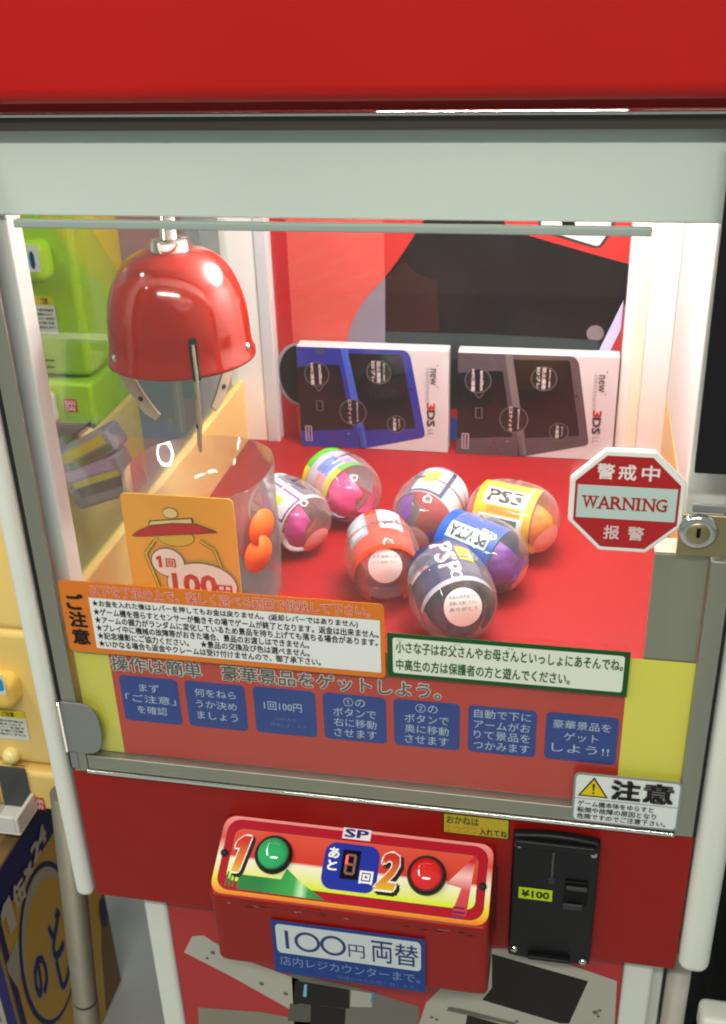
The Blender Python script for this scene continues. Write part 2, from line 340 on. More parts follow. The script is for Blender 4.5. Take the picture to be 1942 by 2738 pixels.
# ---- control box
xl, xr = 0.162, 0.436
prof = [(0.0, 0.9215), (-0.069, 0.885), (-0.0715, 0.8795), (-0.0675, 0.8745), (-0.0655, 0.792), (-0.060, 0.781), (-0.045, 0.775), (0.0, 0.775)]
mb = MB(); n = len(prof); secs = []
for x, ins in ((xl, 0.004), (xl+0.0035, 0.0008), (xl+0.012, 0), (xr-0.012, 0), (xr-0.0035, 0.0008), (xr, 0.004)):
    secs.append([(x, min(0, y+ins*(1 if y < -0.01 else 0)), z-ins*0.0) for y, z in prof])
V = [p for s in secs for p in s]; F = []
for k in range(len(secs)-1):
    for i in range(n): F.append((k*n+i, k*n+(i+1) % n, (k+1)*n+(i+1) % n, (k+1)*n+i))
F.append(tuple(range(n))[::-1]); F.append(tuple(range((len(secs)-1)*n, len(secs)*n)))
mb.add(V, F, RED_PAINT); cb = mb.build('control_box', T, 0.0035, 3)
sl = Vector((0, -0.069, 0.885-0.9215)); LEN = xr-xl
cf = Fr((xl, 0, 0.9215), (LEN, 0, 0), -sl); cf.o = Vector((xl, 0, 0.9215)) + sl     # b: 0 bottom edge, 1 top edge
cf.n = cf.u.cross(cf.v).normalized(); cf.o = cf.o + cf.n*0.0012
def gradmat(name, stops, axis_v):             # printed ink blend running down the decal
    m = bpy.data.materials.new(name); m.use_nodes = True; nt = m.node_tree; b = nt.nodes['Principled BSDF']
    tc = nt.nodes.new('ShaderNodeTexCoord'); sx = nt.nodes.new('ShaderNodeSeparateXYZ'); mr = nt.nodes.new('ShaderNodeMapRange'); cr = nt.nodes.new('ShaderNodeValToRGB')
    nt.links.new(tc.outputs['Object'], sx.inputs[0]); nt.links.new(sx.outputs[axis_v[0]], mr.inputs['Value'])
    mr.inputs['From Min'].default_value = axis_v[1]; mr.inputs['From Max'].default_value = axis_v[2]
    nt.links.new(mr.outputs['Result'], cr.inputs[0]); el = cr.color_ramp.elements
    while len(el) < len(stops): el.new(0.5)
    for e, (p, c) in zip(el, stops): e.position = p; e.color = (*hx(c), 1)
    nt.links.new(cr.outputs[0], b.inputs['Base Color']); b.inputs['Roughness'].default_value = 0.25; return m
zlo, zhi = 0.885, 0.9215
G_OUT = gradmat('decal_edge_blend', [(0.0, 'e8481c'), (0.22, 'e9d32a'), (0.5, 'f2ead0'), (0.75, 'd8463c'), (1.0, 'ef8d86')], ('Z', zlo, zhi))
G_IN = gradmat('decal_field_blend', [(0.0, 'c9dd25'), (0.25, 'dbe43a'), (0.50, 'f0efd4'), (0.54, 'cf2f1c'), (1.0, 'e2563f')], ('Z', zlo, zhi))
G_NUM = gradmat('number_blend', [(0.25, 'e6d51e'), (0.5, 'e07a1c'), (0.75, 'c8261a')], ('Z', zlo, zhi))
G_GRN = gradmat('green_ribbon_blend', [(0.0, '1d7a3a'), (0.45, '3aa64c'), (0.55, 'bfe8b4'), (0.65, '2f9a46'), (1.0, '125a2c')], ('X', xl+0.05, xl+0.125))
G_RRIB = gradmat('red_ribbon_blend', [(0.0, 'c01a2c'), (0.45, 'd84a50'), (0.62, 'f4c0b8'), (0.8, 'c8202c')], ('Z', zlo, zhi))
CRIM = pr('b01228', 0.25)
d = Deco(cf); d.rect(0.004, 0.0, 0.996, 0.995, G_OUT, 0.045, rb=0.16)
d.up(0.00015).rect(0.022, 0.055, 0.978, 0.955, K_, 0.05, rb=0.16); d.up(0.00015).rect(0.024, 0.062, 0.976, 0.948, CRIM, 0.05, rb=0.16)
d.up(0.00015).rect(0.051, 0.165, 0.949, 0.845, K_, 0.035, rb=0.1); d.up(0.00015).rect(0.053, 0.172, 0.947, 0.838, G_IN, 0.033, rb=0.1)
d.up(0.00015).poly([(0.10, 0.08), (0.10, 0.26), (0.255, 0.26), (0.27, 0.40), (0.33, 0.25), (0.425, 0.07)], G_GRN)
d.poly([(0.87, 0.10), (0.92, 0.09), (0.93, 0.60), (0.94, 0.86), (0.84, 0.45), (0.895, 0.42)], G_RRIB)
for k in range(3): d.poly([(0.055+k*0.013, 0.10), (0.061+k*0.013, 0.10), (0.064+k*0.013, 0.28), (0.058+k*0.013, 0.28)], pr('1f7d3c'))
for k in range(3): d.rect(0.873, 0.06+k*0.055, 0.915, 0.085+k*0.055, pr('7a2a6a'))
d.up(0.00015)
for ch, a0, a1 in (('1', 0.062, 0.108), ('2', 0.605, 0.668)):
    # chunky slanted numerals: dark drop, white rim, blended face
    for mm, bold, da, db, dh in ((K_, 0.085, 0.010, -0.03, 0), (W_, 0.065, 0, 0, 0.0002), (G_NUM, 0.03, 0, 0, 0.0004)):
        V, F = text_geo(ch, bold); P = [cf.p(a0+da+(a1-a0)*x+0.022*(y-0.5), 0.30+db+0.43*y, d.h+dh+lay((ch, bold), i_)) for i_, (x, y) in enumerate(V)]
        d.add(P, F, mm)
d.rect(0.397, 0.215, 0.597, 0.80, pr('1a2c9c'), 0.04, rb=0.15)
d.up(0.00015).rect(0.45, 0.86, 0.553, 1.0, pr('e9d9e6')); d.up(0.00015).text('SP', 0.46, 0.885, 0.543, 0.985, pr('2a2562'), 0.03)
V, F = text_geo('あと', 0.03); d.text('あ', 0.412, 0.60, 0.449, 0.73, W_, 0.03); d.text('と', 0.414, 0.45, 0.447, 0.57, W_, 0.03); d.text('回', 0.535, 0.33, 0.58, 0.48, W_, 0.035)
d.build('control_decal', cb)
dc = Deco(Fr((0, -0.0722, 0), (1, 0, 0), (0, 0, 1))); rg = random.Random(3); CHP = pr('2a1410', 0.7); CHL = pr('e07060', 0.6)
for i in range(16):
    a = xl+0.012+(xr-xl-0.024)*rg.random()**(0.8 if i % 2 else 1.3); wl_, hl_ = rg.uniform(0.0015, 0.008), rg.uniform(0.0005, 0.0014); b = 0.8775+rg.uniform(-0.0016, 0.0014)
    dc = Deco(Fr((0, -0.0722, 0), (1, 0, 0), (0, 0, 1))); dc.h = 0.0001+i*0.00001
    dc.poly([(a+wl_*math.cos(q)*rg.uniform(0.6, 1), b+hl_*math.sin(q)*rg.uniform(0.5, 1)) for q in [2*math.pi*j/9 for j in range(9)]], CHP if i % 3 else CHL)
    dc.build('paint_chip', cb)
dd = Deco(cf); dd.h = 0.0018
pts = [cf.p(a, b, 0.0) for a, b in ((0.463, 0.36), (0.527, 0.36), (0.527, 0.72), (0.463, 0.72))]
dd.prism(pts, cf.n*0.0022, pr('0d0b0b', 0.15)); dd.h = 0.0025
SEG = pr('8a5c58'); SEGON = mat('lit_segment', (0.5, 0.02, 0.02), 0.4, emis=(1.0, 0.08, 0.10), estr=1.6)
s0, s1, t0, t1, tm = 0.480, 0.511, 0.41, 0.67, 0.54
for a0, b0, a1, b1, mm in ((s0, t1-0.03, s1, t1, SEG), (s0, tm-0.015, s1, tm+0.015, SEG), (s0, t0, s1, t0+0.03, SEG), (s0-0.004, tm, s0+0.005, t1-0.02, SEGON), (s0-0.004, t0+0.02, s0+0.005, tm, SEG), (s1-0.005, tm, s1+0.004, t1-0.02, SEG), (s1-0.005, t0+0.02, s1+0.004, tm, SEG)):
    dd.rect(a0, b0, a1, b1, mm)
dd.build('digit_display', cb)
for a, b, name, m in ((0.213, 0.545, 'button', mat('green_button', (0.012, 0.30, 0.085), 0.12, coat=1.0, emis=(0.02, 0.5, 0.15), estr=0.25)), (0.770, 0.515, 'button', mat('red_button', (0.55, 0.008, 0.010), 0.12, coat=1.0, emis=(0.7, 0.01, 0.01), estr=0.25))):
    mb = MB(); c = cf.p(a, b, 0.0005); R = 0.0188
    mb.lathe([(R, 0), (R, 0.004), (R*0.93, 0.0075), (R*0.84, 0.0085), (R*0.82, 0.0065)], c, cf.n, BLACK, 40, cap=False)
    prf = [(R*0.82*math.cos(t), 0.0062+0.0085*math.sin(t)) for t in [math.radians(90*i/10) for i in range(11)]]
    mb.lathe(prf, c, cf.n, m, 40); o = mb.build(name, cb); o['label'] = 'green push button' if a < 0.5 else 'red push button'
for a, b in ((0.030, 0.50), (0.968, 0.47)):
    mb = MB(); c = cf.p(a, b, 0.0012); mb.lathe([(0.0038, 0), (0.0036, 0.0016), (0, 0.0024)], c, cf.n, pr('2c2a26'), 16); mb.build('screw', cb)

# ---- coin mechanism
cm = MB(); fr = front(-0.008); A0, A1, B0, B1 = 0.4525, 0.5345, 0.785, 0.949
pts = []
for i in range(9): t = i/8; pts.append((A0+(A1-A0)*t, B0-0.004*math.sin(math.pi*t)))
for i in range(9): t = 1-i/8; pts.append((A0+(A1-A0)*t, B1-0.001+0.004*math.sin(math.pi*t)))
cm.prism([fr.p(a, b, -0.0075) for a, b in pts], fr.n*0.0105, BLACK); co = cm.build('coin_mechanism', T, 0.003, 3)
mb = MB(); mb.box(A0+0.003, A1-0.004, -0.0165, -0.0112, 0.938, 0.946, BLACK); mb.build('coin_hood', co, 0.002, 3)
mb = MB(); mb.box(A0+0.02, A1-0.02, -0.018, -0.0112, 0.790, 0.7945, BLACK); mb.build('coin_lip', co, 0.0015, 3)
mb = MB(); mb.box(0.4905, 0.4925, -0.0118, -0.0113, 0.898, 0.932, pr('4a4c4e')); mb.box(0.4885, 0.4945, -0.0125, -0.0113, 0.892, 0.899, pr('34363a')); mb.build('coin_slot', co)
mb = MB(); mb.box(0.5045, 0.5265, -0.0135, -0.0113, 0.868, 0.899, pr('060606', 0.5)); mb.box(0.5055, 0.5255, -0.0165, -0.0136, 0.890, 0.8945, pr('3c3d40')); mb.box(0.5035, 0.5225, -0.0160, -0.0136, 0.864, 0.871, pr('36383b')); mb.build('return_button', co, 0.0008, 2)
mb = MB()
for a, b in ((A0+0.006, 0.936), (A1-0.006, 0.934), (A0+0.006, 0.795), (A1-0.007, 0.789)): 
    m1 = MB(); m1.lathe([(0.0036, 0), (0.0033, 0.002), (0, 0.003)], (a, -0.0108, b), (0, -1, 0), CHROME, 16); m1.build('screw', co)
d = Deco(front(-0.0113)); d.rect(0.4605, 0.8675, 0.493, 0.8825, pr('b8d422')); d.up().text('¥100', 0.4635, 0.8705, 0.490, 0.8795, pr('2a3a10'), 0.03); d.build('price_tag', co)
mb = MB(); mb.box(0.4375, 0.4390, -0.0012, 0.0, 0.805, 0.895, DARK); mb.build('key_slot', T)
# ---- coin notice
d = Deco(front(-0.0003)); d.rect(0.384, 0.931, 0.449, 0.9575, pr('2a2a14')); d.up().rect(0.3855, 0.9325, 0.4475, 0.956, pr('b9a632')); d.up()
d.text('おかねは', 0.388, 0.945, 0.419, 0.9545, pr('4a5a1a'), 0.02); d.text('１つづつ', 0.388, 0.9345, 0.418, 0.9435, pr('b08a26'), 0.01); d.text('入れてね', 0.420, 0.934, 0.4465, 0.9425, pr('1f2c34'), 0.02)
tag(d.build('coin_notice'), 'small yellow notice reading おかねは above the black coin slot', 'notice')

# ================================================================== NOTICES ON THE GLASS
# instruction sheet (behind glass): yellow film, red field, seven blue squares
d = Deco(front(0.0068)); INS = thing('instruction_sheet', 'long red instruction sheet with seven blue squares and yellow ends inside the lower glass', 'sign', (0.31, 0.0068, 0.98))
YF = mat('film_yellow', (0.80, 0.74, 0.10), 0.4, spec=0.15, noise=0.06, nscale=9); RF = mat('sheet_red', (0.62, 0.045, 0.026), 0.4, spec=0.15, noise=0.05, nscale=6)
d2 = Deco(front(0.0062)); d2.rect(0.0235, 0.9845, 0.064, 1.150, YF); d2.build('yellow_film', INS)
d2 = Deco(front(0.0033)); d2.h = 0; d2.rect(0.5445, 0.9845, 0.6045, 1.1515, YF); d2.build('yellow_film', INS)
d2 = Deco(front(0.0058)); d2.rect(0.0595, 0.985, 0.546, 1.135, RF); d2.build('red_field', INS)
d = Deco(front(0.0054))
s = '操作は簡単　豪華景品をゲットしよう。'
gz0, gz1 = 1.0875, 1.1045
for mm, bold, dh in ((pr('f4ece6'), 0.06, 0), (pr('5a534e'), 0.014, 0.0004)): d.text(s, 0.0615, gz0, 0.381, gz1, mm, bold, dh=dh)
d.build('heading', INS)
BL = mat('square_blue', (0.008, 0.045, 0.30), 0.4, spec=0.1, noise=0.12, nscale=18); WT = pr('c8d4ee')
sq = [(0.0665, 0.1265, 'まず|「ご注意」|を確認'), (0.1335, 0.1935, '何をねら|うか決め|ましょう'), (0.2015, 0.2625, '1回100円||100円玉を|用意しましょう'), (0.2695, 0.330, '①の|ボタンで|右に移動|させます'), (0.337, 0.399, '②の|ボタンで|奥に移動|させます'), (0.4065, 0.469, '自動で下に|アームがお|りて景品を|つかみます'), (0.477, 0.5415, '豪華景品を|ゲット|しよう!!')]
for i, (a0, a1, tx) in enumerate(sq):
    d = Deco(front(0.0054)); z0, z1 = 1.0275+0.0006*i, 1.0825+0.0004*i
    d.rect(a0, z0, a1, z1, BL, 0.005); d.up(); ls = tx.split('|'); n = len(ls)
    if i == 2:
        d.text(ls[0], a0+0.010, z1-0.026, a1-0.014, z1-0.016, WT, 0.0); d.text(ls[2], a0+0.02, z1-0.038, a1-0.02, z1-0.034, pr('5c78b8')); d.text(ls[3], a0+0.015, z1-0.045, a1-0.011, z1-0.0405, pr('5c78b8'))
    else:
        ch = 0.0095 if n < 4 else 0.0098; ln = 0.0135 if n < 4 else 0.0122; top = (z0+z1)/2+ln*n/2-0.001
        for j, l in enumerate(ls):
            wd = min(0.052, 0.0103*len(l)); cx = (a0+a1)/2; d.text(l, cx-wd/2, top-j*ln-ch, cx+wd/2, top-j*ln, WT, 0.0)
    d.build('blue_square', INS)

# orange notice
NT = thing('orange_notice', 'wide orange and white notice of starred rules stuck on the glass', 'sign', (0.18, -0.0005, 1.11))
fr = front(-0.001); mb = MB(); plate(mb, fr, 0.024, 1.1105, 0.3315, 1.190, 0.0005, pr('d8792c', 0.4), 0.005); mb.build('orange_backing', NT)
d = Deco(fr); d.rect(0.0525, 1.1165, 0.3275, 1.1730, pr('e4e6e4', 0.4)); d.build('white_panel', NT)
d = Deco(fr); d.h = 0.0006; TK = pr('201d18', 0.5)
L6 = ['★お金を入れた後はレバーを押してもお金は戻りません。(返却レバーではありません)', '★ゲーム機を揺らすとセンサーが働きその場でゲームが終了となります。返金は出来ません。', '★アームの握力がランダムに変化しているため景品を持ち上げても落ちる場合があります。', '★プレイ中に機械の故障等がおきた場合、景品のお渡しはできません。', '★記念撮影にご協力ください。　★景品の交換及び色は選べません。', '★いかなる場合も返金やクレームは受け付けませんので、御了承下さい。']
wid = [0.252, 0.2705, 0.2695, 0.206, 0.206, 0.216]
for i, l in enumerate(L6): d.text(l, 0.0555, 1.1632-i*0.0089, 0.0555+wid[i], 1.1710-i*0.0089, TK, 0.018)
for i, c in enumerate('ご注意'): d.text(c, 0.0300, 1.1590-i*0.0195, 0.0465, 1.1755-i*0.0195, TK, 0.035)
for mm, bold, dh in ((pr('f0b8a8'), 0.05, 0), (pr('c8402c'), 0.0, 0.0003)): d.text('以下を了承の上で、楽しく遊べる範囲で挑戦して下さい。', 0.0555, 1.1752, 0.319, 1.1872, mm, bold, dh=dh)
d.build('lettering', NT)
# green notice
NG = thing('green_notice', 'white notice with dark green border and green text stuck right of the orange notice', 'sign', (0.44, -0.0005, 1.113))
mb = MB(); plate(mb, fr, 0.3335, 1.1135, 0.5450, 1.1605, 0.0005, pr('1d5226', 0.4)); mb.build('green_border', NG)
d = Deco(fr); d.rect(0.3385, 1.1178, 0.5405, 1.1560, pr('dfe6d6', 0.4), 0.0025); d.build('white_panel', NG)
d = Deco(fr); d.h = 0.0006; GT = pr('2c5a30', 0.5)
d.text('小さな子はお父さんやお母さんといっしょにあそんでね。', 0.3415, 1.1405, 0.5395, 1.1525, GT, 0.018); d.text('中高生の方は保護者の方と遊んでください。', 0.3415, 1.1215, 0.4955, 1.1335, GT, 0.018)
d.text('ちい', 0.3425, 1.1532, 0.3475, 1.1552, GT); d.text('とう', 0.394, 1.1532, 0.399, 1.1552, GT); d.text('かあ', 0.4405, 1.1532, 0.4455, 1.1552, GT)
d.build('lettering', NG)
# caution label
NC = thing('caution_label', 'white caution label with yellow warning triangle at the lower right of the glass', 'sign', (0.552, -0.005, 0.97))
fr = front(-0.0055); mb = MB(); plate(mb, fr, 0.5055, 0.9695, 0.6015, 1.0275, 0.0005, pr('8c9290', 0.4), 0.005); mb.build('grey_edge', NC)
d = Deco(fr); d.rect(0.5075, 0.9715, 0.5995, 1.0255, pr('dfe3e0', 0.4), 0.004); d.up().rect(0.5075, 0.9975, 0.5995, 0.9983, pr('8c9290')); d.build('white_panel', NC)
d = Deco(fr); d.h = 0.0006
def tri(cx, cz, w_, h_): return [(cx-w_/2, cz-h_/2), (cx+w_/2, cz-h_/2), (cx, cz+h_/2)]
d.poly(tri(0.5235, 1.0125, 0.0275, 0.0235), K_); d.up().poly(tri(0.5235, 1.0120, 0.0225, 0.0190), pr('d8c31c')); d.up().poly([(0.5223, 1.0165), (0.5247, 1.0165), (0.5239, 1.0085), (0.5231, 1.0085)], K_); d.disc(0.5235, 1.0058, 0.0011, 0.0011, K_, 12)
d.text('注', 0.540, 1.0015, 0.5645, 1.0235, TK, 0.04); d.text('意', 0.5685, 1.0015, 0.5935, 1.0235, TK, 0.04)
for i, (l, wd) in enumerate((('ゲーム機本体をゆらすと', 0.068), ('転倒や故障の原因となり', 0.071), ('危険ですのでご注意下さい。', 0.080))): d.text(l, 0.5105, 0.9895-i*0.0078, 0.5105+wd, 0.9960-i*0.0078, pr('3a3a36'), 0.015)
d.build('lettering', NC)
# octagonal warning sign
OC = thing('warning_sign', 'red octagonal WARNING plate with white rim stuck on the glass beside the lock', 'sign', (0.529, -0.004, 1.262))
cx, cz, R = 0.5292, 1.3065, 0.0445; k = 0.0186
def octo(r, c): return [(cx-c, cz-r), (cx+c, cz-r), (cx+r, cz-c), (cx+r, cz+c), (cx+c, cz+r), (cx-c, cz+r), (cx-r, cz+c), (cx-r, cz-c)]
fr = front(-0.0085); mb = MB(); mb.prism([fr.p(a, b, -0.0075) for a, b in octo(R, k)], fr.n*0.0075, pr('e6e8e2', 0.3)); mb.build('white_rim', OC, 0.0018, 3)
d = Deco(fr); d.poly(octo(R*0.905, k*0.93), mat('sign_red', (0.42, 0.012, 0.016), 0.28)); d.build('red_face', OC)
d = Deco(fr); d.h = 0.0006; d.rect(cx-R*0.86, cz-0.0145, cx+R*0.86, cz+0.0145, pr('b9ccc6', 0.25)); d.build('silver_band', OC)
d = Deco(fr); d.h = 0.0009; SR = pr('a8261c')
for (a, c) in zip((-0.0175, -0.001, 0.0165), '警戒中'): d.text(c, cx+a-0.0065, cz+0.0205, cx+a+0.0065, cz+0.0335, pr('e8d8d6'), 0.02)
for (a, c) in zip((-0.0095, 0.0095), '报警'): d.text(c, cx+a-0.006, cz-0.0325, cx+a+0.006, cz-0.0205, pr('d8bcbc'), 0.02)
x = cx-0.0335; KW = 0.89
for ch, wl, sf in (('W', 0.0125, 'wv'), ('A', 0.0098, 'a'), ('R', 0.0095, 'r'), ('N', 0.0095, 'n'), ('I', 0.003, 'i'), ('N', 0.0095, 'n'), ('G', 0.0092, 'g')):
    wl *= KW
    if ch == 'I': x += 0.0012
    z0, z1 = cz-0.0058, cz+0.0052; d.text(ch, x, z0, x+wl if ch != 'I' else x+0.0017, z1, SR, 0.012); st = 0.0010
    def ser(xc, z, l=0.0042): d.rect(xc-l/2, z-st/2, xc+l/2, z+st/2, SR, h=d.h+0.0001)
    if ch == 'W': ser(x+0.0008, z1-st/2); ser(x+wl*0.5, z1-st/2); ser(x+wl-0.0008, z1-st/2)
    if ch == 'A': ser(x+0.0006, z0+st/2); ser(x+wl-0.0006, z0+st/2)
    if ch == 'R': ser(x+0.001, z0+st/2); ser(x+0.0005, z1-st/2, 0.003); ser(x+wl-0.0003, z0+st/2, 0.003)
    if ch == 'N': ser(x+0.0008, z0+st/2); ser(x+0.0003, z1-st/2, 0.003); ser(x+wl-0.0008, z1-st/2)
    if ch == 'I': ser(x+0.00085, z0+st/2); ser(x+0.00085, z1-st/2); x += 0.0012
    if ch == 'G': ser(x+wl-0.0009, cz-0.0002, 0.0035)
    x += wl+0.0010
d.build('lettering', OC)
# money change notice on the control box
NM = thing('change_notice', 'blue and white notice reading 100円 両替 on the front of the control box', 'sign', (0.30, -0.068, 0.79))
tl = onY(724, 2455, -0.0675); tr = onY(1138, 2512, -0.0675); bl = onY(743, 2598, -0.0675)
mf = Fr((tl.x, -0.0673, bl.z), (tr.x-tl.x, 0, 0), (0, -0.0014, tl.z-bl.z)); mf.o += mf.n*0.0006
mb = MB(); plate(mb, mf, 0, 0, 1, 1, 0.0004, pr('1c3f86', 0.35)); mb.build('blue_backing', NM)
d = Deco(mf); d.rect(0.028, 0.40, 0.972, 0.945, pr('c9d2d4', 0.35), 0.03, rb=0.08); d.up(); NV = pr('2a3d6e')
d.text('1', 0.065, 0.50, 0.135, 0.84, NV, 0.0); d.ring(0.235, 0.67, 0.085, 0.185, 0.021, NV, asp=2.2); d.ring(0.405, 0.67, 0.085, 0.185, 0.021, NV, asp=2.2)
d.text('円', 0.505, 0.50, 0.61, 0.74, NV, 0.0); d.text('両', 0.655, 0.475, 0.79, 0.87, NV, 0.005); d.text('替', 0.805, 0.475, 0.955, 0.87, NV, 0.005)
d.text('店内レジカウンターまで。', 0.04, 0.17, 0.965, 0.345, pr('7d93bd'), 0.0); d.text('両替のみもお断り致します。', 0.42, 0.04, 0.95, 0.12, pr('4f6aa6'))
d.build('lettering', NM)

# ================================================================== INSIDE THE CABINET
# back poster
BP = thing('back_poster', 'red poster with a large dark handheld console on the back wall', 'poster', (0.31, YB, 1.05))
fb = Fr((0, YB-0.0006, 0), (1, 0, 0), (0, 0, 1))
def pp(pts, Y): return [(p.x, p.z) for p in (onY(a, b, Y) for a, b in pts)]
RP = mat('poster_red', (0.36, 0.018, 0.015), 0.35, spec=0.25, noise=0.06, nscale=9); RD = mat('poster_deep_red', (0.33, 0.008, 0.012), 0.25)
d = Deco(fb); d.rect(0.0625, ZF, 0.5465, 1.655, RP); d.up().rect(0.0625, ZF, 0.0855, 1.655, RD); d.rect(0.0857, ZF, pp([(1031, 800)], YB)[0][0], 1.655, mat('poster_glare', (0.46, 0.062, 0.050), 0.35, spec=0.25, noise=0.05, nscale=9)); d.build('poster_sheet', BP)  # salmon band: pale reflection in the door glass, painted into the sheet
d = Deco(fb); d.h = 0.0013
CON = [(1150, 560), (1135, 588), (1120, 612), (1098, 645), (1075, 680), (1060, 701), (1045, 722), (1031, 739)]
CON_GLARE = [(1031, 739), (1015, 757), (985, 790), (970, 810), (958, 830), (948, 849), (940, 868), (934, 886), (930, 905), (930, 1000), (1031, 1000)]
d.poly(pp(CON_GLARE, YB), pr('746a76'))  # left part of the console, greyed by the same painted reflection
d.poly(pp(CON+[(1031, 1000), (1610, 1000), (1640, 870), (1660, 830), (1673, 812), (1681, 770), (1690, 708), (1500, 654), (1355, 612), (1340, 560)], YB), pr('120e0e', 0.2))
d.up().poly(pp([(1031, 745), (1060, 715), (1078, 700), (1090, 702), (1100, 714), (1113, 728), (1130, 738), (1150, 742), (1166, 746), (1170, 760), (1170, 800), (1172, 840), (1178, 884), (1031, 884)], YB), pr('281110', 0.3))  # red-brown patch: reflection of the red floor, painted onto the console
d.poly(pp([(1031, 885), (1300, 892), (1600, 908), (1600, 960), (1031, 960)], YB), pr('2b3233', 0.25))
d.disc(*pp([(1592, 890)], YB)[0], 0.0115, 0.0115, pr('6f6264'))
d.poly(pp([(1668, 800), (1660, 880), (1620, 960), (1590, 960)], YB), pr('b9b4d8'))
d.poly(pp([(1430, 560), (1445, 618), (1590, 662), (1608, 660), (1640, 615), (1650, 560)], YB), pr('2e2a2c')); d.up().poly(pp([(1440, 560), (1452, 613), (1594, 656), (1604, 653), (1632, 612), (1640, 560)], YB), pr('cfc8d2'))
d.poly(pp([(1500, 560), (1505, 619), (1540, 624), (1536, 560)], YB), pr('57524a'))
d.disc(*pp([(800, 1000)], YB)[0], 0.034, 0.048, pr('8d8690')); d.up().disc(*pp([(804, 1000)], YB)[0], 0.031, 0.045, pr('16110f', 0.2))
d.poly(pp([(1205, 960), (1240, 960), (1240, 1090), (1205, 1090)], YB), pr('171514')); d.disc(*pp([(1213, 1145)], YB)[0], 0.012, 0.017, pr('27479c'))
d.build('console_picture', BP)
d = Deco(fb); d.h = 0.0009
for i in range(7):
    for j in range(2):
        a, b = 0.092+0.055*j+(i % 2)*0.01, 1.19+i*0.03
        V, F = text_geo('NINTENDO', 0.02); P = []
        for i_, (x, y) in enumerate(V):
            q = (x*0.058, y*0.008); P.append(fb.p(a+q[0]*0.93-q[1]*0.36, b+q[0]*0.36+q[1]*0.93, d.h+lay(('NINTENDO', 0.02), i_)))
        d.add(P, F, mat('poster_red_tone', (0.52, 0.095, 0.078), 0.25))
d.build('pattern_lettering', BP)
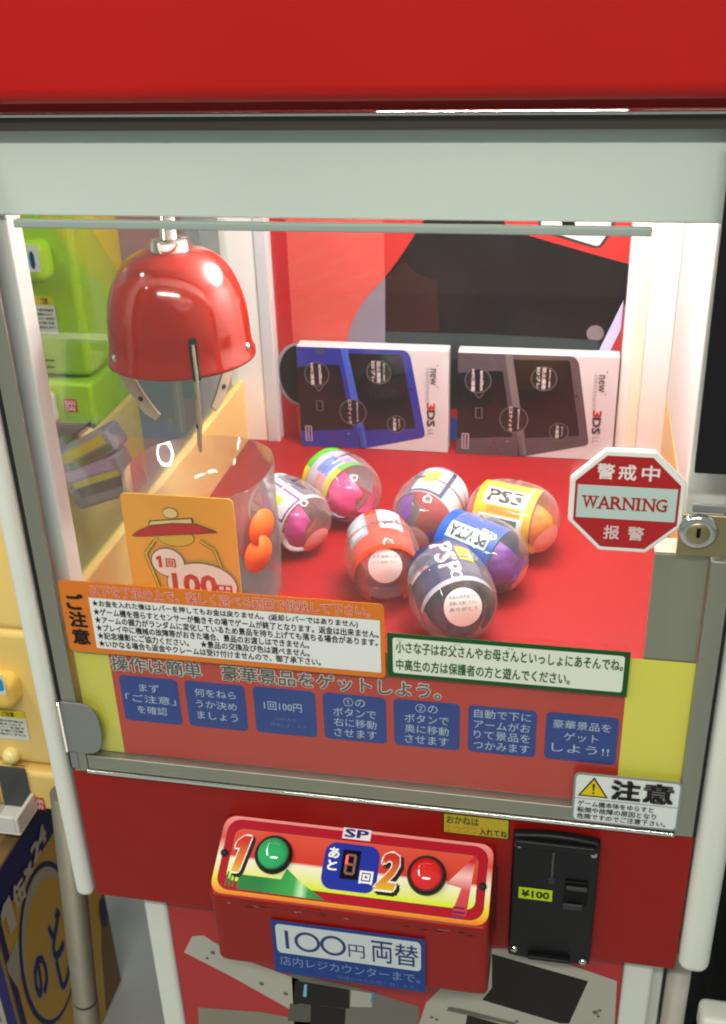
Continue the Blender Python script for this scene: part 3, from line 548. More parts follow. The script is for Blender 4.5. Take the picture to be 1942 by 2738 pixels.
# handheld console boxes
def game_box(x0, x1, yaw, ztop, label, main, hinge, dark):
    b = thing('console_box', label, 'box', ((x0+x1)/2, 0.631, ZF), 'boxed handheld consoles by the back poster')
    w_ = x1-x0; h_ = ztop-ZF; c, s_ = math.cos(yaw), math.sin(yaw); O = Vector((x0, 0.6285, ZF+0.0005)); U = Vector((c, s_, 0)); Nn = Vector((-s_, c, 0))
    lean = Vector((0, 0.010, 1)).normalized()
    mb = MB(); mb.prism([O, O+U*w_, O+U*w_+lean*h_, O+lean*h_], Nn*0.0255, pr('e4dde0', 0.35)); mb.build('carton', b, 0.0008, 2)
    f = Fr(O, U*w_, lean*h_); f.n = -Nn; d = Deco(f); d.h = 0.0004
    M1, M2, S = pr(main, 0.3), pr(hinge, 0.3), pr('120d0f', 0.2)
    d.poly([(0.0, 0.995), (0.70, 0.995), (0.725, 0.985), (0.74, 0.965), (0.755, 0.93), (0.845, 0.20), (0.845, 0.165), (0.83, 0.14), (0.43, 0.0), (0.0, 0.0)], M1)
    d.up().poly([(0.295, 0.995), (0.345, 0.995), (0.455, 0.02), (0.415, 0.005)], M2)
    d.poly([(0.395, 0.22), (0.42, 0.20), (0.44, 0.01), (0.40, 0.0)], pr(dark))
    d.poly([(0.0, 0.80), (0.25, 0.835), (0.285, 0.83), (0.36, 0.195), (0.0, 0.155)], S); d.poly([(0.345, 0.945), (0.685, 0.955), (0.70, 0.94), (0.785, 0.25), (0.775, 0.235), (0.445, 0.19)], S)
    d.up(); GR = pr('6f6a6c'); asp = w_/h_
    for ca, cb_, r, tails in ((0.13, 0.735, 0.085, 1), (0.545, 0.775, 0.082, 0), (0.365, 0.37, 0.092, 0), (0.655, 0.27, 0.062, 0)):
        d.disc(ca, cb_, r*0.93, r*asp*0.93, pr('1a1516', 0.3)); d.ring(ca, cb_, r, r*asp, 0.006, GR, asp=asp)
        if tails: d.line([(ca-0.02, cb_-r*asp), (ca+0.01, cb_-r*asp-0.05)], 0.006, GR); d.line([(ca+0.04, cb_-r*asp), (ca+0.01, cb_-r*asp-0.05)], 0.006, GR); d.line([(ca-0.01, 0.37), (ca+0.03, 0.37), (ca+0.03, 0.47), (ca-0.01, 0.47), (ca-0.01, 0.37)], 0.006, GR)
    d.up(); WW = pr('e8e2e2')
    for ca, cb_, ws, hs, tx in ((0.10, 0.735, 0.022, 0.21, 'NFC搭載'), (0.155, 0.735, 0.020, 0.19, 'amiibo'), (0.51, 0.785, 0.022, 0.20, '3Dブレ'), (0.545, 0.775, 0.024, 0.20, '防止機能'), (0.58, 0.78, 0.010, 0.17, '見やすい画面'), (0.345, 0.375, 0.022, 0.24, 'Cスティック'), (0.395, 0.375, 0.010, 0.20, '操作がひろがる'), (0.645, 0.27, 0.020, 0.13, '大画面'), (0.675, 0.275, 0.008, 0.10, '見やすい')):
        d.text(tx, ca-ws/2, cb_-hs/2, ca+ws/2, cb_+hs/2, WW, 0.03, 90)
    d.line([(0.035, 0.06), (0.075, 0.06), (0.075, 0.21), (0.035, 0.21), (0.035, 0.06)], 0.007, pr('c9b8c4')); d.text('Nintendo', 0.045, 0.07, 0.066, 0.20, pr('c9b8c4'), 0.01, 90)
    for a, q in ((0.24, 0.13), (0.26, 0.065), (0.22, 0.075), (0.30, 0.10), (0.275, 0.03)): d.disc(a, q, 0.010, 0.012, pr('6b2a30'))
    d.disc(0.33, 0.15, 0.009, 0.012, pr('8a8490')); d.disc(0.16, 0.955, 0.035, 0.03, pr('4b4a6a') if main[0:2] == '2b' else pr('5a5054')); d.disc(0.752, 0.62, 0.009, 0.012, K_)
    d.text('new', 0.882, 0.67, 0.920, 0.83, pr('6a6466'), 0.01, 90); d.text('NINTENDO', 0.852, 0.50, 0.874, 0.83, pr('a8a0a4'), 0.0, 90)
    d.text('3', 0.862, 0.43, 0.912, 0.49, pr('cc2a30'), 0.03, 90); d.text('DS', 0.862, 0.265, 0.912, 0.42, pr('4c4648'), 0.03, 90); d.text('LL', 0.868, 0.17, 0.905, 0.23, pr('8a8286'), 0.0, 90)
    for k_ in ((0.93, 0.86), (0.93, 0.65)): d.disc(k_[0], k_[1], 0.005, 0.008, pr('c86a60'))
    d.build('printed_front', b)
    mb = MB(); mb.prism([O-Nn*0.0016, O+U*w_-Nn*0.0016, O+U*w_+lean*h_-Nn*0.0016, O+lean*h_-Nn*0.0016], -Nn*0.0002, WRAP); mb.build('plastic_wrap', b)
zt = onY(1000, 932, 0.631).z
game_box(onY(808, 1190, 0.629).x, onY(1198, 1206, 0.629).x, 0.0, zt, 'white console box printed with a blue handheld, left of the pair', '2b2f98', '4560c8', '161a48')
game_box(onY(1222, 1210, 0.629).x, onY(1636, 1225, 0.629).x, 0.0, onY(1440, 948, 0.631).z, 'white console box printed with a dark grey handheld, behind the octagonal sign', '5a4c52', '7c7276', '2a2024')
# chute
CHT = thing('prize_chute', 'clear curved plastic prize chute standing at the front left of the red play floor', 'prize chute', (0.094, 0.262, ZF))
mb = MB(); V = []; F = []; n = 72; ca, cb_, ra, rb, zt = 0.092, 0.215, 0.0795, 0.085, 1.208
for i in range(n):
    t = 2*math.pi*i/n; ex = 2/2.25
    ux = math.copysign(abs(math.cos(t))**ex, math.cos(t)); uy = math.copysign(abs(math.sin(t))**ex, math.sin(t))
    for k_, z in ((1, ZF+0.001), (1, zt), (0.985, zt), (0.985, ZF+0.001)): V.append((ca+ra*k_*ux, cb_+rb*k_*uy, z))
for i in range(n):
    j = (i+1) % n
    for k_ in range(3): F.append((4*i+k_, 4*j+k_, 4*j+k_+1, 4*i+k_+1))
mb.add(V, F, CHUTE, True); mb.build('clear_wall', CHT)
mb = MB(); V = [(ca+(ra-0.003)*math.cos(2*math.pi*i/40), cb_+(rb-0.003)*math.sin(2*math.pi*i/40), ZF+0.0012) for i in range(40)]
mb.add(V, [tuple(range(40))], mat('chute_dark', (0.10, 0.10, 0.12), 0.5)); mb.build('chute_hole', CHT)
# orange spots stuck on the chute wall
for k_, (q, name) in enumerate((((690, 1408), 'a'), ((682, 1478), 'b'))):
    best = None
    for i in range(140):                                   # where the sight line meets the chute wall
        t = -1.5+0.0115*i; ux = math.copysign(abs(math.cos(t))**(2/2.25), math.cos(t)); uy = math.copysign(abs(math.sin(t))**(2/2.25), math.sin(t))
        bx, by = ca+ra*ux, cb_+rb*uy; e = abs(onY(q[0], q[1], by).x-bx)
        if best is None or e < best[0]: best = (e, bx, by, t)
    t = best[3]; nx = Vector((math.cos(t)/ra, math.sin(t)/rb, 0)).normalized(); base = Vector((best[1], best[2], 0))
    mb = MB(); mb.lathe([(0.0205, 0), (0.0205, 0.0012), (0.0, 0.0014)], (base.x+nx.x*0.0042, base.y+nx.y*0.0042, onY(q[0], q[1], base.y).z), nx, mat('orange_fluorescent', (0.95, 0.16, 0.015), 0.5, bump=0.2, bscale=500), 30)
    tag(mb.build('round_sticker'), 'upper of two round orange stickers on the clear chute' if k_ == 0 else 'lower of two round orange stickers on the clear chute', 'sticker', 'orange stickers on the prize chute')
# price card
PC = thing('price_card', 'orange card reading 1回100円 standing in front of the clear chute', 'sign', (0.11, 0.12, ZF))
yc = 0.122; a = onY(320, 1322, yc); b = onY(622, 1330, yc); c = onY(642, 1600, yc)
fr = Fr((a.x, yc, ZF+0.001), (b.x-a.x, 0, 0), (0, 0, (a.z+b.z)/2-ZF-0.001)); Wc, Hc = b.x-a.x, (a.z+b.z)/2-ZF-0.001
mb = MB(); pts = []
r1, r2 = 0.05, 0.05*Wc/Hc
for cx_, cy_, aa in ((1-r1, 1-r2, 0), (r1, 1-r2, 90)):
    for i in range(7): t = math.radians(aa+90*i/6); pts.append((cx_+r1*math.cos(t), cy_+r2*math.sin(t)))
pts += [(0, 0), (1, 0)]
mb.prism([fr.p(x, y, -0.0012) for x, y in pts], fr.n*0.0012, mat('card_orange', (0.86, 0.44, 0.05), 0.4)); mb.build('orange_board', PC)
kk = (1-(onY(480, 1578, yc).z-ZF)/Hc)/(1-0.215); f2 = Fr(fr.o+fr.v*(1-kk), fr.u, fr.v*kk)
d = Deco(f2); OL = pr('5a4a1c'); YL = pr('dcc04a'); asp = Wc/Hc/kk
vv = lambda y: 1-(y-1322)/1.0/ (262/0.92)        # rows of the card, pixel rows measured on the photograph
# generic claw pictogram: hub dome, tray and two jointed arms
d.disc(0.46, 0.66, 0.17, 0.075, OL); d.up().disc(0.46, 0.66, 0.163, 0.069, YL)
d.up().poly([(0.22, 0.755), (0.62, 0.79), (0.64, 0.80), (0.63, 0.835), (0.24, 0.79)], OL); d.up().poly([(0.235, 0.757), (0.61, 0.79), (0.622, 0.797), (0.615, 0.825), (0.25, 0.783)], pr('e8dc9a'))
d.up().poly([(0.06, 0.655), (0.12, 0.70), (0.25, 0.755), (0.45, 0.785), (0.66, 0.79), (0.84, 0.735), (0.835, 0.725), (0.62, 0.70), (0.30, 0.668), (0.10, 0.648)], OL)
d.up().poly([(0.07, 0.657), (0.13, 0.70), (0.26, 0.75), (0.45, 0.778), (0.655, 0.783), (0.82, 0.732), (0.62, 0.706), (0.30, 0.675), (0.10, 0.654)], pr('b8262c'))
d.disc(0.44, 0.865, 0.07, 0.045, OL); d.up().disc(0.44, 0.865, 0.064, 0.040, pr('e8dc9a'))
for pts in ([(0.27, 0.63), (0.17, 0.52), (0.26, 0.22)], [(0.68, 0.655), (0.80, 0.59), (0.85, 0.44)]):
    d.up()
    for sg in zip(pts[:-1], pts[1:]): d.up(0.00005).line(list(sg), 0.034, OL, asp)
    for sg in zip(pts[:-1], pts[1:]): d.up(0.00005).line(list(sg), 0.020, YL, asp)
d.up().disc(0.37, 0.46, 0.155, 0.125, pr('7a6a5a')); d.up().disc(0.66, 0.285, 0.325, 0.195, pr('7a6a5a')); d.up().disc(0.37, 0.46, 0.145, 0.115, W_); d.up().disc(0.66, 0.285, 0.315, 0.185, W_)
RR = pr('c8402a'); d.up().text('1', 0.27, 0.42, 0.315, 0.51, RR, 0.03); d.text('回', 0.355, 0.425, 0.44, 0.495, RR, 0.03)
d.text('100', 0.40, 0.20, 0.79, 0.37, RR, 0.03); d.text('円', 0.80, 0.20, 0.93, 0.30, RR, 0.02)
d.build('print', PC)

# claw
yc = 0.125; L_ = onY(300, 985, yc); R_ = onY(683, 932, yc); cen = (L_+R_)/2; rr = (R_-L_).length/2*0.955
top = onY(455, 660, yc); zr = cen.z+0.003; hh = (top.z-zr)*0.985
CL = thing('crane_claw', 'red domed crane claw with three metal prongs hanging above the chute', 'claw', (cen.x, yc, zr))
RCL = mat('claw_red', (0.34, 0.013, 0.004), 0.14, coat=0.6, noise=0.05, nscale=8)
axc = Vector((top.x-cen.x, 0, top.z-cen.z)).normalized(); axc = (axc*0.25+Vector((0, 0, 1))*0.75).normalized(); oc = Vector((cen.x, yc, zr))
prof = [(rr*0.965, 0.0), (rr*0.995, 0.0005), (rr*0.995, 0.0035), (rr*0.955, 0.009), (rr*0.94, 0.022)]
for i in range(1, 15):
    t = math.radians(90*i/14); q = math.cos(t)**0.60; prof.append((max(rr*0.94*q, 0.0), 0.022+hh*0.28*min(1, i/7)**1.0*0+ (hh-0.022)*(math.sin(t)**1.02)))
mb = MB(); mb.lathe(prof, oc, axc, RCL, 56, cap=False); mb.lathe([(p[0]*0.965, p[1]-0.001) for p in prof[4:]], oc, axc, DARK, 40, cap=False)
mb.build('dome', CL)
tp = oc+axc*hh
mb = MB(); mb.lathe([(0.0175, -0.003), (0.0175, 0.007), (0.0150, 0.009), (0.0085, 0.0095)], tp, axc, CHROME, 32); mb.build('collar', CL)
mb = MB(); mb.cyl(tp+axc*0.008, tp+axc*0.11, 0.0075, CHROME, 20); mb.build('shaft', CL)
dirs = []
for k_, az in enumerate((-60, 60, 180)):
    t = math.radians(az); dirs.append(Vector((math.cos(t), math.sin(t), 0)))
PM_ = mat('prong_steel', (0.60, 0.52, 0.40), 0.40, metal=0.55, noise=0.1, nscale=60)
for k_, dr in enumerate(dirs):
    tn = Vector((-dr.y, dr.x, 0)); mb = MB()          # flat bars standing edgewise in the radial plane
    pts = [(0.054, 0.020), (0.062, -0.004), (0.058, -0.024), (0.040, -0.056), (0.031, -0.064)]
    if k_ == 0: pts = [(0.060, 0.030), (0.065, 0.005), (0.061, -0.030), (0.050, -0.062), (0.044, -0.078)]
    ring = []
    for i, (ro, z) in enumerate(pts):
        (r0, z0), (r1, z1) = pts[max(0, i-1)], pts[min(len(pts)-1, i+1)]
        l = math.hypot(r1-r0, z1-z0); nx, nz = -(z1-z0)/l*0.0064, (r1-r0)/l*0.0064
        if i == len(pts)-1: nx *= 0.7; nz *= 0.7
        p = oc+dr*ro+Vector((0, 0, z)); w3 = dr*nx+Vector((0, 0, nz)); th = tn*0.0014
        ring.append([p-w3-th, p+w3-th, p+w3+th, p-w3+th])
    V = [q for r4 in ring for q in r4]; F = []
    for i in range(len(ring)-1):
        for j in range(4): F.append((4*i+j, 4*i+(j+1) % 4, 4*i+4+(j+1) % 4, 4*i+4+j))
    F += [(0, 1, 2, 3), (4*len(ring)-4, 4*len(ring)-3, 4*len(ring)-2, 4*len(ring)-1)]
    mb.add(V, F, PM_); pg = mb.build('prong', CL, 0.0008, 2)
    for (ra_, za_), rr_ in (((pts[1][0]*0.35+pts[2][0]*0.65, pts[1][1]*0.35+pts[2][1]*0.65), 0.0028), ((pts[2][0]*0.35+pts[3][0]*0.65, pts[2][1]*0.35+pts[3][1]*0.65), 0.0024)):
        m1 = MB(); p = oc+dr*ra_+Vector((0, 0, za_)); m1.cyl(p-tn*0.0024, p+tn*0.0024, rr_, CHROME if rr_ > 0.0025 else DARK, 14); m1.build('rivet', pg)
dr = dirs[0]; tn = Vector((-dr.y, dr.x, 0)); mb = MB(); V = []; F = []
for i in range(7):
    h_ = -0.0008+0.0375*i/6
    def rad(h):
        for (r0, h0), (r1, h1) in zip(prof[1:-1], prof[2:]):
            if h0 <= h <= h1: return r0+(r1-r0)*(h-h0)/max(1e-6, h1-h0)
        return rr
    r_h = rad(max(0, h_))+0.0009
    V += [oc+dr*r_h+axc*h_-tn*0.0036, oc+dr*r_h+axc*h_+tn*0.0036]
    if i: F.append((2*i-2, 2*i-1, 2*i+1, 2*i))
mb.add(V, F, DARK); mb.build('prong_slot', CL)
for az in (-134, -4):
    t = math.radians(az); dr = Vector((math.cos(t), math.sin(t), 0)); mb = MB(); mb.lathe([(0.0036, 0), (0.0034, 0.0015), (0, 0.0024)], oc+dr*(rr*0.95)+axc*0.0125, dr, CHROME, 16); mb.build('screw', CL)

# ---- prize capsules
A_, R_C = 0.0535, 0.0425
def capsule(px, axis, label, roll, spin, deco, filler, fillmat, sticker=None, lift=0.0, scale=1.0):
    z = ZF+R_C*scale+0.0008+lift; c = onZ(px[0], px[1], z)
    ax = Vector(axis).normalized(); a_, r_c = A_*scale, R_C*scale
    e1 = (Vector((0, 0, 1)) - ax*ax.z).normalized(); e2 = ax.cross(e1)
    cp = thing('prize_capsule', label, 'capsule', (c.x, c.y, ZF), 'prize capsules on the red play floor')
    mb = MB(); prof = []
    for i in range(23):
        t = math.radians(-90+180*i/22); ex = 2/2.45
        prof.append((r_c*abs(math.cos(t))**ex if 0 < i < 22 else 0.0, a_*math.copysign(abs(math.sin(t))**ex, math.sin(t))))
    prof2 = prof[:11]+[(r_c, -0.0012), (r_c*1.012, -0.0010), (r_c*1.012, 0.0010), (r_c, 0.0012)]+prof[12:]
    mb.lathe(prof2, c, ax, SHELL, 48); mb.build('clear_shell', cp)
    def wrap(mbb, h0, h1, t0, t1, r, m, n=18, hn=1):     # patch on a roll of paper round the axis; t=0 faces up
        V = []; F = []
        for i in range(n+1):
            t = math.radians(t0+(t1-t0)*i/n); q = e1*math.cos(t)+e2*math.sin(t)
            V += [c+ax*h0+q*r, c+ax*h1+q*r]
            if i: F.append((2*i-2, 2*i, 2*i+1, 2*i-1))
        mbb.add(V, F, m, True)
    pr0 = r_c*0.86
    mb = MB(); wrap(mb, roll[0]*a_, roll[1]*a_, spin-roll[2]/2, spin+roll[2]/2, pr0, roll[3], 40); paper = mb.build('paper_roll', cp)
    mb = MB()
    for (h0, h1, t0, t1, m, lv) in deco:
        if isinstance(m, tuple):
            body, mm, bold, flip = m; V, F = text_geo(body, bold); P = []
            for i_, (x, y) in enumerate(V):
                if flip == 'v': hx_, tt = h0+(h1-h0)*(1-x), min(t0, t1)+abs(t1-t0)*y     # text runs along the axis
                elif flip == 'h': hx_, tt = h0+(h1-h0)*x, max(t0, t1)-abs(t1-t0)*y
                elif flip == 'a': hx_, tt = h0+(h1-h0)*y, t0+(t1-t0)*x           # text runs round the roll
                else: hx_, tt = h0+(h1-h0)*(1-y), t0+(t1-t0)*(1-x)
                t = math.radians(spin+tt); P.append(c+ax*hx_*a_+(e1*math.cos(t)+e2*math.sin(t))*(pr0+0.0004*lv+lay((body, bold), i_)))
            mb.add(P, F, mm)
        else: wrap(mb, h0*a_, h1*a_, spin+t0, spin+t1, pr0+0.0004*lv, m)
    mb.build('paper_print', paper)
    if filler:
        mb = MB(); h0, h1, rf = filler; rg = random.Random(px[0]); ph = [rg.uniform(0, 6.28) for _ in range(6)]; V = []; F = []; nu, nv = 46, 16
        for i in range(nu+1):
            t = math.radians(18+248*i/nu)
            for j in range(nv+1):
                hh_ = h0+(h1-h0)*j/nv
                r_ = r_c*0.93*rf/0.85*(1-min(0.999, abs(hh_/1.0))**2.45)**(1/2.45)
                k_ = 0.94+0.035*(abs(math.sin(3.5*t+ph[1]-6*hh_))-0.5)+0.03*(abs(math.sin(7*t+ph[2]+9*hh_))-0.5)+0.02*math.sin(2*t+ph[0])
                hw_ = hh_+0.03*math.sin(4*t+ph[3])*(j/nv)
                V.append(c+ax*hw_*a_*0.95+(e1*math.cos(t)+e2*math.sin(t))*min(r_*k_, r_c*0.92))
        for i in range(nu):
            for j in range(nv): F.append((i*(nv+1)+j, (i+1)*(nv+1)+j, (i+1)*(nv+1)+j+1, i*(nv+1)+j+1))
        mb.add(V, F, fillmat, True); mb.build('inner_wrap', cp)
    if sticker:
        sg, ang, tilt, m, txt = sticker       # on the cap: sign along axis, angle round it, tilt outward
        q = e1*math.cos(math.radians(ang))+e2*math.sin(math.radians(ang)); t = math.radians(tilt)
        nrm = (ax*sg*math.cos(t)+q*math.sin(t)).normalized(); mb = MB(); V = []; F = []
        # sit the disc on the shell surface: march outward along nrm
        p0 = c + ax*sg*a_*0.42 + q*0.0
        def hit(o, dv):
            lo, hi = 0.0, 0.12
            for _ in range(40):
                mid = (lo+hi)/2; pnt = o+dv*mid-c; h = pnt.dot(ax); rr_ = (pnt-ax*h).length
                if abs(h/a_)**2.45+abs(rr_/r_c)**2.45 < 1: lo = mid
                else: hi = mid
            return o+dv*lo
        s1 = nrm.cross(Vector((0, 0, 1))).normalized(); s2 = s1.cross(nrm) if True else 0; n = 28
        rs = 0.0185*scale
        V = [hit(p0, nrm)+nrm*0.0009]
        for rad_ in (0.5, 1.0):
            for i in range(n):
                tt = 2*math.pi*i/n; o2 = p0+s1*rs*rad_*math.cos(tt)+s2*rs*rad_*math.sin(tt); V.append(hit(o2, nrm)+nrm*0.0007)
        for i in range(n): F.append((0, 1+i, 1+(i+1) % n)); F.append((1+i, 1+n+i, 1+n+(i+1) % n, 1+(i+1) % n))
        mb.add(V, F, m, True); st = mb.build('round_sticker', cp)
        if txt:
            mb = MB(); s2n = -s2 if s2.z < 0 else s2; s1n = s2n.cross(nrm)
            for j, l in enumerate(txt):
                V2, F2 = text_geo(l, 0.0); P = []
                for x, y in V2:
                    o2 = p0+s1n*(x-0.5)*rs*1.45+s2n*rs*(0.55-j*0.32+y*0.2-0.1); P.append(hit(o2, nrm)+nrm*0.0014)
                mb.add(P, F2, pr('3a2c30'))
            mb.build('sticker_lettering', st)
    return cp
PUR = pr('8a2a9c'); GY = pr('6d7280'); YE = pr('e8dc1c'); WH = pr('efe9ee'); NAVY = pr('262a58'); MAG = mat('magenta_wrap', (0.55, 0.02, 0.26), 0.3, bump=0.5, bscale=60)
PKS = pr('f0a09a'); PKW = pr('f3d2d0'); ORG = pr('dc3a1a'); BLU = pr('1c4fa8'); YEL = pr('f0b41c'); VIO = mat('violet_wrap', (0.17, 0.03, 0.30), 0.35, bump=0.5, bscale=60); CREAM = pr('ecdcb4')
capsule((777, 1372), (1, -0.85, -0.12), 'clear capsule with a purple bordered white label and yellow patch, nearest the clear chute', (-0.70, 0.62, 270, WH), 44,
        [(-0.58, 0.58, -34, 24, PUR, 1), (-0.53, 0.53, -29, 19, WH, 2), (-0.34, 0.24, -14, 6, YE, 3), (-0.6, 0.4, 38, 88, GY, 1), (-0.5, 0.2, 46, 70, WH, 2), (-0.6, 0.5, -85, -46, GY, 1), (-0.4, 0.2, -78, -58, NAVY, 2)],
        (0.60, 0.95, 0.80), MAG, (1, 190, 30, PKS, None))
capsule((917, 1300), (1, -0.95, -0.12), 'clear capsule with green and yellow bands and a pink package, below the blue console box', (-0.72, 0.30, 300, pr('cfc3d8')), 38,
        [(-0.72, -0.55, -110, 15, pr('4fae2a'), 1), (-0.72, -0.55, 15, 70, pr('e8cf1c'), 1), (0.12, 0.30, -110, -15, pr('4fae2a'), 1), (0.12, 0.30, -15, 75, pr('e8cf1c'), 1), (-0.35, 0.05, -35, 10, pr('6a86d8'), 1), (-0.25, 0.08, 12, 40, pr('e09aa8'), 1), (-0.4, -0.1, 42, 70, pr('8a6a4a'), 1), (-0.1, 0.1, -60, -38, pr('a88ad0'), 1), (-0.7, 0.28, -118, -108, pr('3a6a2a'), 2)],
        (0.34, 0.95, 0.80), mat('pink_wrap', (0.75, 0.04, 0.22), 0.3, bump=0.5, bscale=50), None)
capsule((1148, 1362), (-0.22, -1, -0.05), 'clear capsule with grey print, purple wrap and yellow patch, behind the orange and blue capsules', (-0.78, 0.42, 280, pr('b9bcc4')), 0,
        [(-0.75, 0.38, -95, -40, pr('e4e2e6'), 1), (-0.75, 0.38, -38, 35, NAVY, 1), (-0.7, 0.3, -30, 28, pr('c9ccd6'), 2), (-0.55, -0.05, -12, 16, YE, 3), (-0.75, 0.38, 38, 46, PUR, 2), (-0.7, 0.2, 46, 90, pr('d9d6d0'), 1)],
        (0.44, 0.95, 0.82), VIO, (1, 175, 24, pr('d8b4b8'), None))
capsule((1022, 1485), (0.32, -1, -0.06), 'clear capsule holding an orange red paper with a white Wii U label', (-0.75, 0.78, 300, ORG), 0,
        [(-0.72, 0.0, -42, 2, WH, 1), (-0.66, -0.06, -36, -4, ('Wii U', pr('3c3638'), 0.02, 'h'), 2), (-0.72, 0.1, 25, 70, pr('9fb4d2'), 1), (-0.6, 0.0, 32, 60, pr('dfe6f0'), 2)],
        None, None, (1, 10, 35, pr('f2dada'), ('お引換券です', 'レジにお持ち下さい')))
capsule((1207, 1585), (0.42, -1, -0.12), 'dark printed capsule with yellow patch and white round sticker, frontmost of the group', (-0.72, 0.55, 260, pr('3c3a5c')), -8,
        [(-0.72, 0.4, -92, -42, pr('23241c'), 1), (-0.5, -0.1, -32, -6, YE, 3), (-0.72, 0.3, -40, 2, pr('56546e'), 1), (-0.66, 0.26, -2, 30, ('PSP', pr('d8d4dc'), 0.02, 'h'), 2), (-0.72, 0.55, 36, 92, NAVY, 1), (0.42, 0.55, -95, 95, pr('b9b2c4'), 2)],
        (0.2, 0.9, 0.7), mat('dark_wrap', (0.05, 0.05, 0.12), 0.35, bump=0.5, bscale=60), (1, 8, 38, pr('f4ecec'), ('本品は非売品です', '店員にお渡し下さい', 'ありがとう')), scale=1.06)
capsule((1287, 1478), (1, -0.50, -0.10), 'clear capsule holding a blue paper with a white PS VITA label and violet wrap', (-0.82, 0.50, 310, BLU), 30,
        [(-0.62, 0.34, -12, 20, pr('cfe4e6'), 1), (-0.57, 0.30, -7, 15, ('PS VITA', pr('243038'), 0.03, 'v'), 2), (-0.8, 0.3, -62, -34, pr('3a5cb4'), 1), (-0.5, -0.1, -80, -64, pr('5a78c4'), 1)],
        (0.52, 0.95, 0.82), VIO, (1, 200, 34, PKS, None))
capsule((1372, 1382), (1, -0.30, -0.02), 'clear capsule holding a yellow paper with a white PS3 label', (-0.68, 0.58, 300, YEL), 44,
        [(-0.52, 0.36, -35, 2, pr('f3ecd8'), 1), (-0.44, 0.28, -4, -29, ('PS3', pr('1c1a18'), 0.03, 'h'), 2), (-0.4, 0.32, 5, 16, pr('d88a1c'), 1), (-0.55, 0.38, 20, 75, W_, 1), (-0.50, 0.30, 24, 70, pr('5a6064'), 2), (0.36, 0.42, -90, 110, CREAM, 1)],
        (0.60, 0.94, 0.74), mat('orange_wrap', (0.80, 0.25, 0.02), 0.35, bump=0.5, bscale=60), (1, 120, 40, PKS, None), scale=1.04)

# black panel over the right edge of the door
mb = MB(); pts = [(onY(1937, 603, -0.012)), onY(1857, 1266, -0.012)]
mb.prism([(pts[1].x, -0.012, pts[1].z), (pts[1].x+0.10, -0.012, pts[1].z), (pts[1].x+0.10, -0.012, 1.586), (pts[0].x-0.002, -0.012, 1.586)], (0, 0.004, 0), BLACK)
tag(mb.build('black_panel', None, 0.001, 2), 'tall matt black panel overlapping the right edge of the glass door', 'panel')

# ================================================================== LOWER POSTER
LP = thing('lower_poster', 'red poster with white handheld consoles on the lower cabinet behind the control box', 'poster', (0.32, 0.033, 0.1))
yl = 0.0335; fl_ = front(yl)
d = Deco(fl_); d.rect(0.0665, 0.10, 0.5718, 0.7795, mat('lower_poster_red', (0.44, 0.018, 0.022), 0.35, noise=0.06, nscale=10)); d.build('poster_sheet', LP)
d = Deco(fl_); d.h = 0.0006; WC = pr('b4b0a4', 0.35); DS_ = pr('1c1712', 0.2)
def P2(pts): return pp(pts, yl)
d.poly(P2([(493, 2545), (515, 2502), (545, 2500), (640, 2560), (800, 2618), (800, 2700), (775, 2697), (620, 2610)]), WC)
d.poly(P2([(530, 2693), (700, 2705), (860, 2735), (860, 2800), (535, 2800)]), pr('8a8474'))
d.poly(P2([(1180, 2640), (1300, 2534), (1360, 2535), (1500, 2570), (1650, 2622), (1640, 2800), (1100, 2800), (1140, 2680)]), WC)
d.poly(P2([(780, 2600), (960, 2640), (1120, 2690), (1120, 2800), (790, 2800)]), pr('77736a'))
d.up().poly(P2([(790, 2620), (935, 2645), (935, 2695), (785, 2680)]), DS_); d.poly(P2([(832, 2685), (925, 2695), (920, 2800), (828, 2800)]), DS_); d.poly(P2([(776, 2682), (832, 2686), (828, 2732), (770, 2728)]), pr('5c594f'))
d.poly(P2([(940, 2645), (1000, 2655), (995, 2692), (937, 2690)]), WC)
d.poly(P2([(1316, 2549), (1573, 2622), (1522, 2735), (1500, 2735), (1290, 2672), (1316, 2640)]), DS_)
d.poly(P2([(1250, 2712), (1345, 2738), (1400, 2800), (1235, 2800)]), DS_)
d.up().poly(P2([(815, 2630), (822, 2630), (820, 2664), (811, 2662)]), pr('7ac0d0')); d.poly(P2([(996, 2650), (1003, 2650), (1000, 2680), (992, 2678)]), pr('4a8ab0'))
d.poly(P2([(1200, 2690), (1240, 2697), (1380, 2733), (1378, 2740), (1195, 2700)]), pr('6a675c'))
for q, r in (((1382, 2729), 0.0022), ((1155, 2718), 0.002), ((1168, 2724), 0.002), ((570, 2545), 0.003), ((555, 2560), 0.002), ((765, 2655), 0.003), ((700, 2628), 0.003), ((1592, 2705), 0.003), ((1600, 2715), 0.002), ((1604, 2700), 0.002)): d.disc(*P2([q])[0], r, r, pr('6a675c'), 10)
d.build('console_picture', LP)

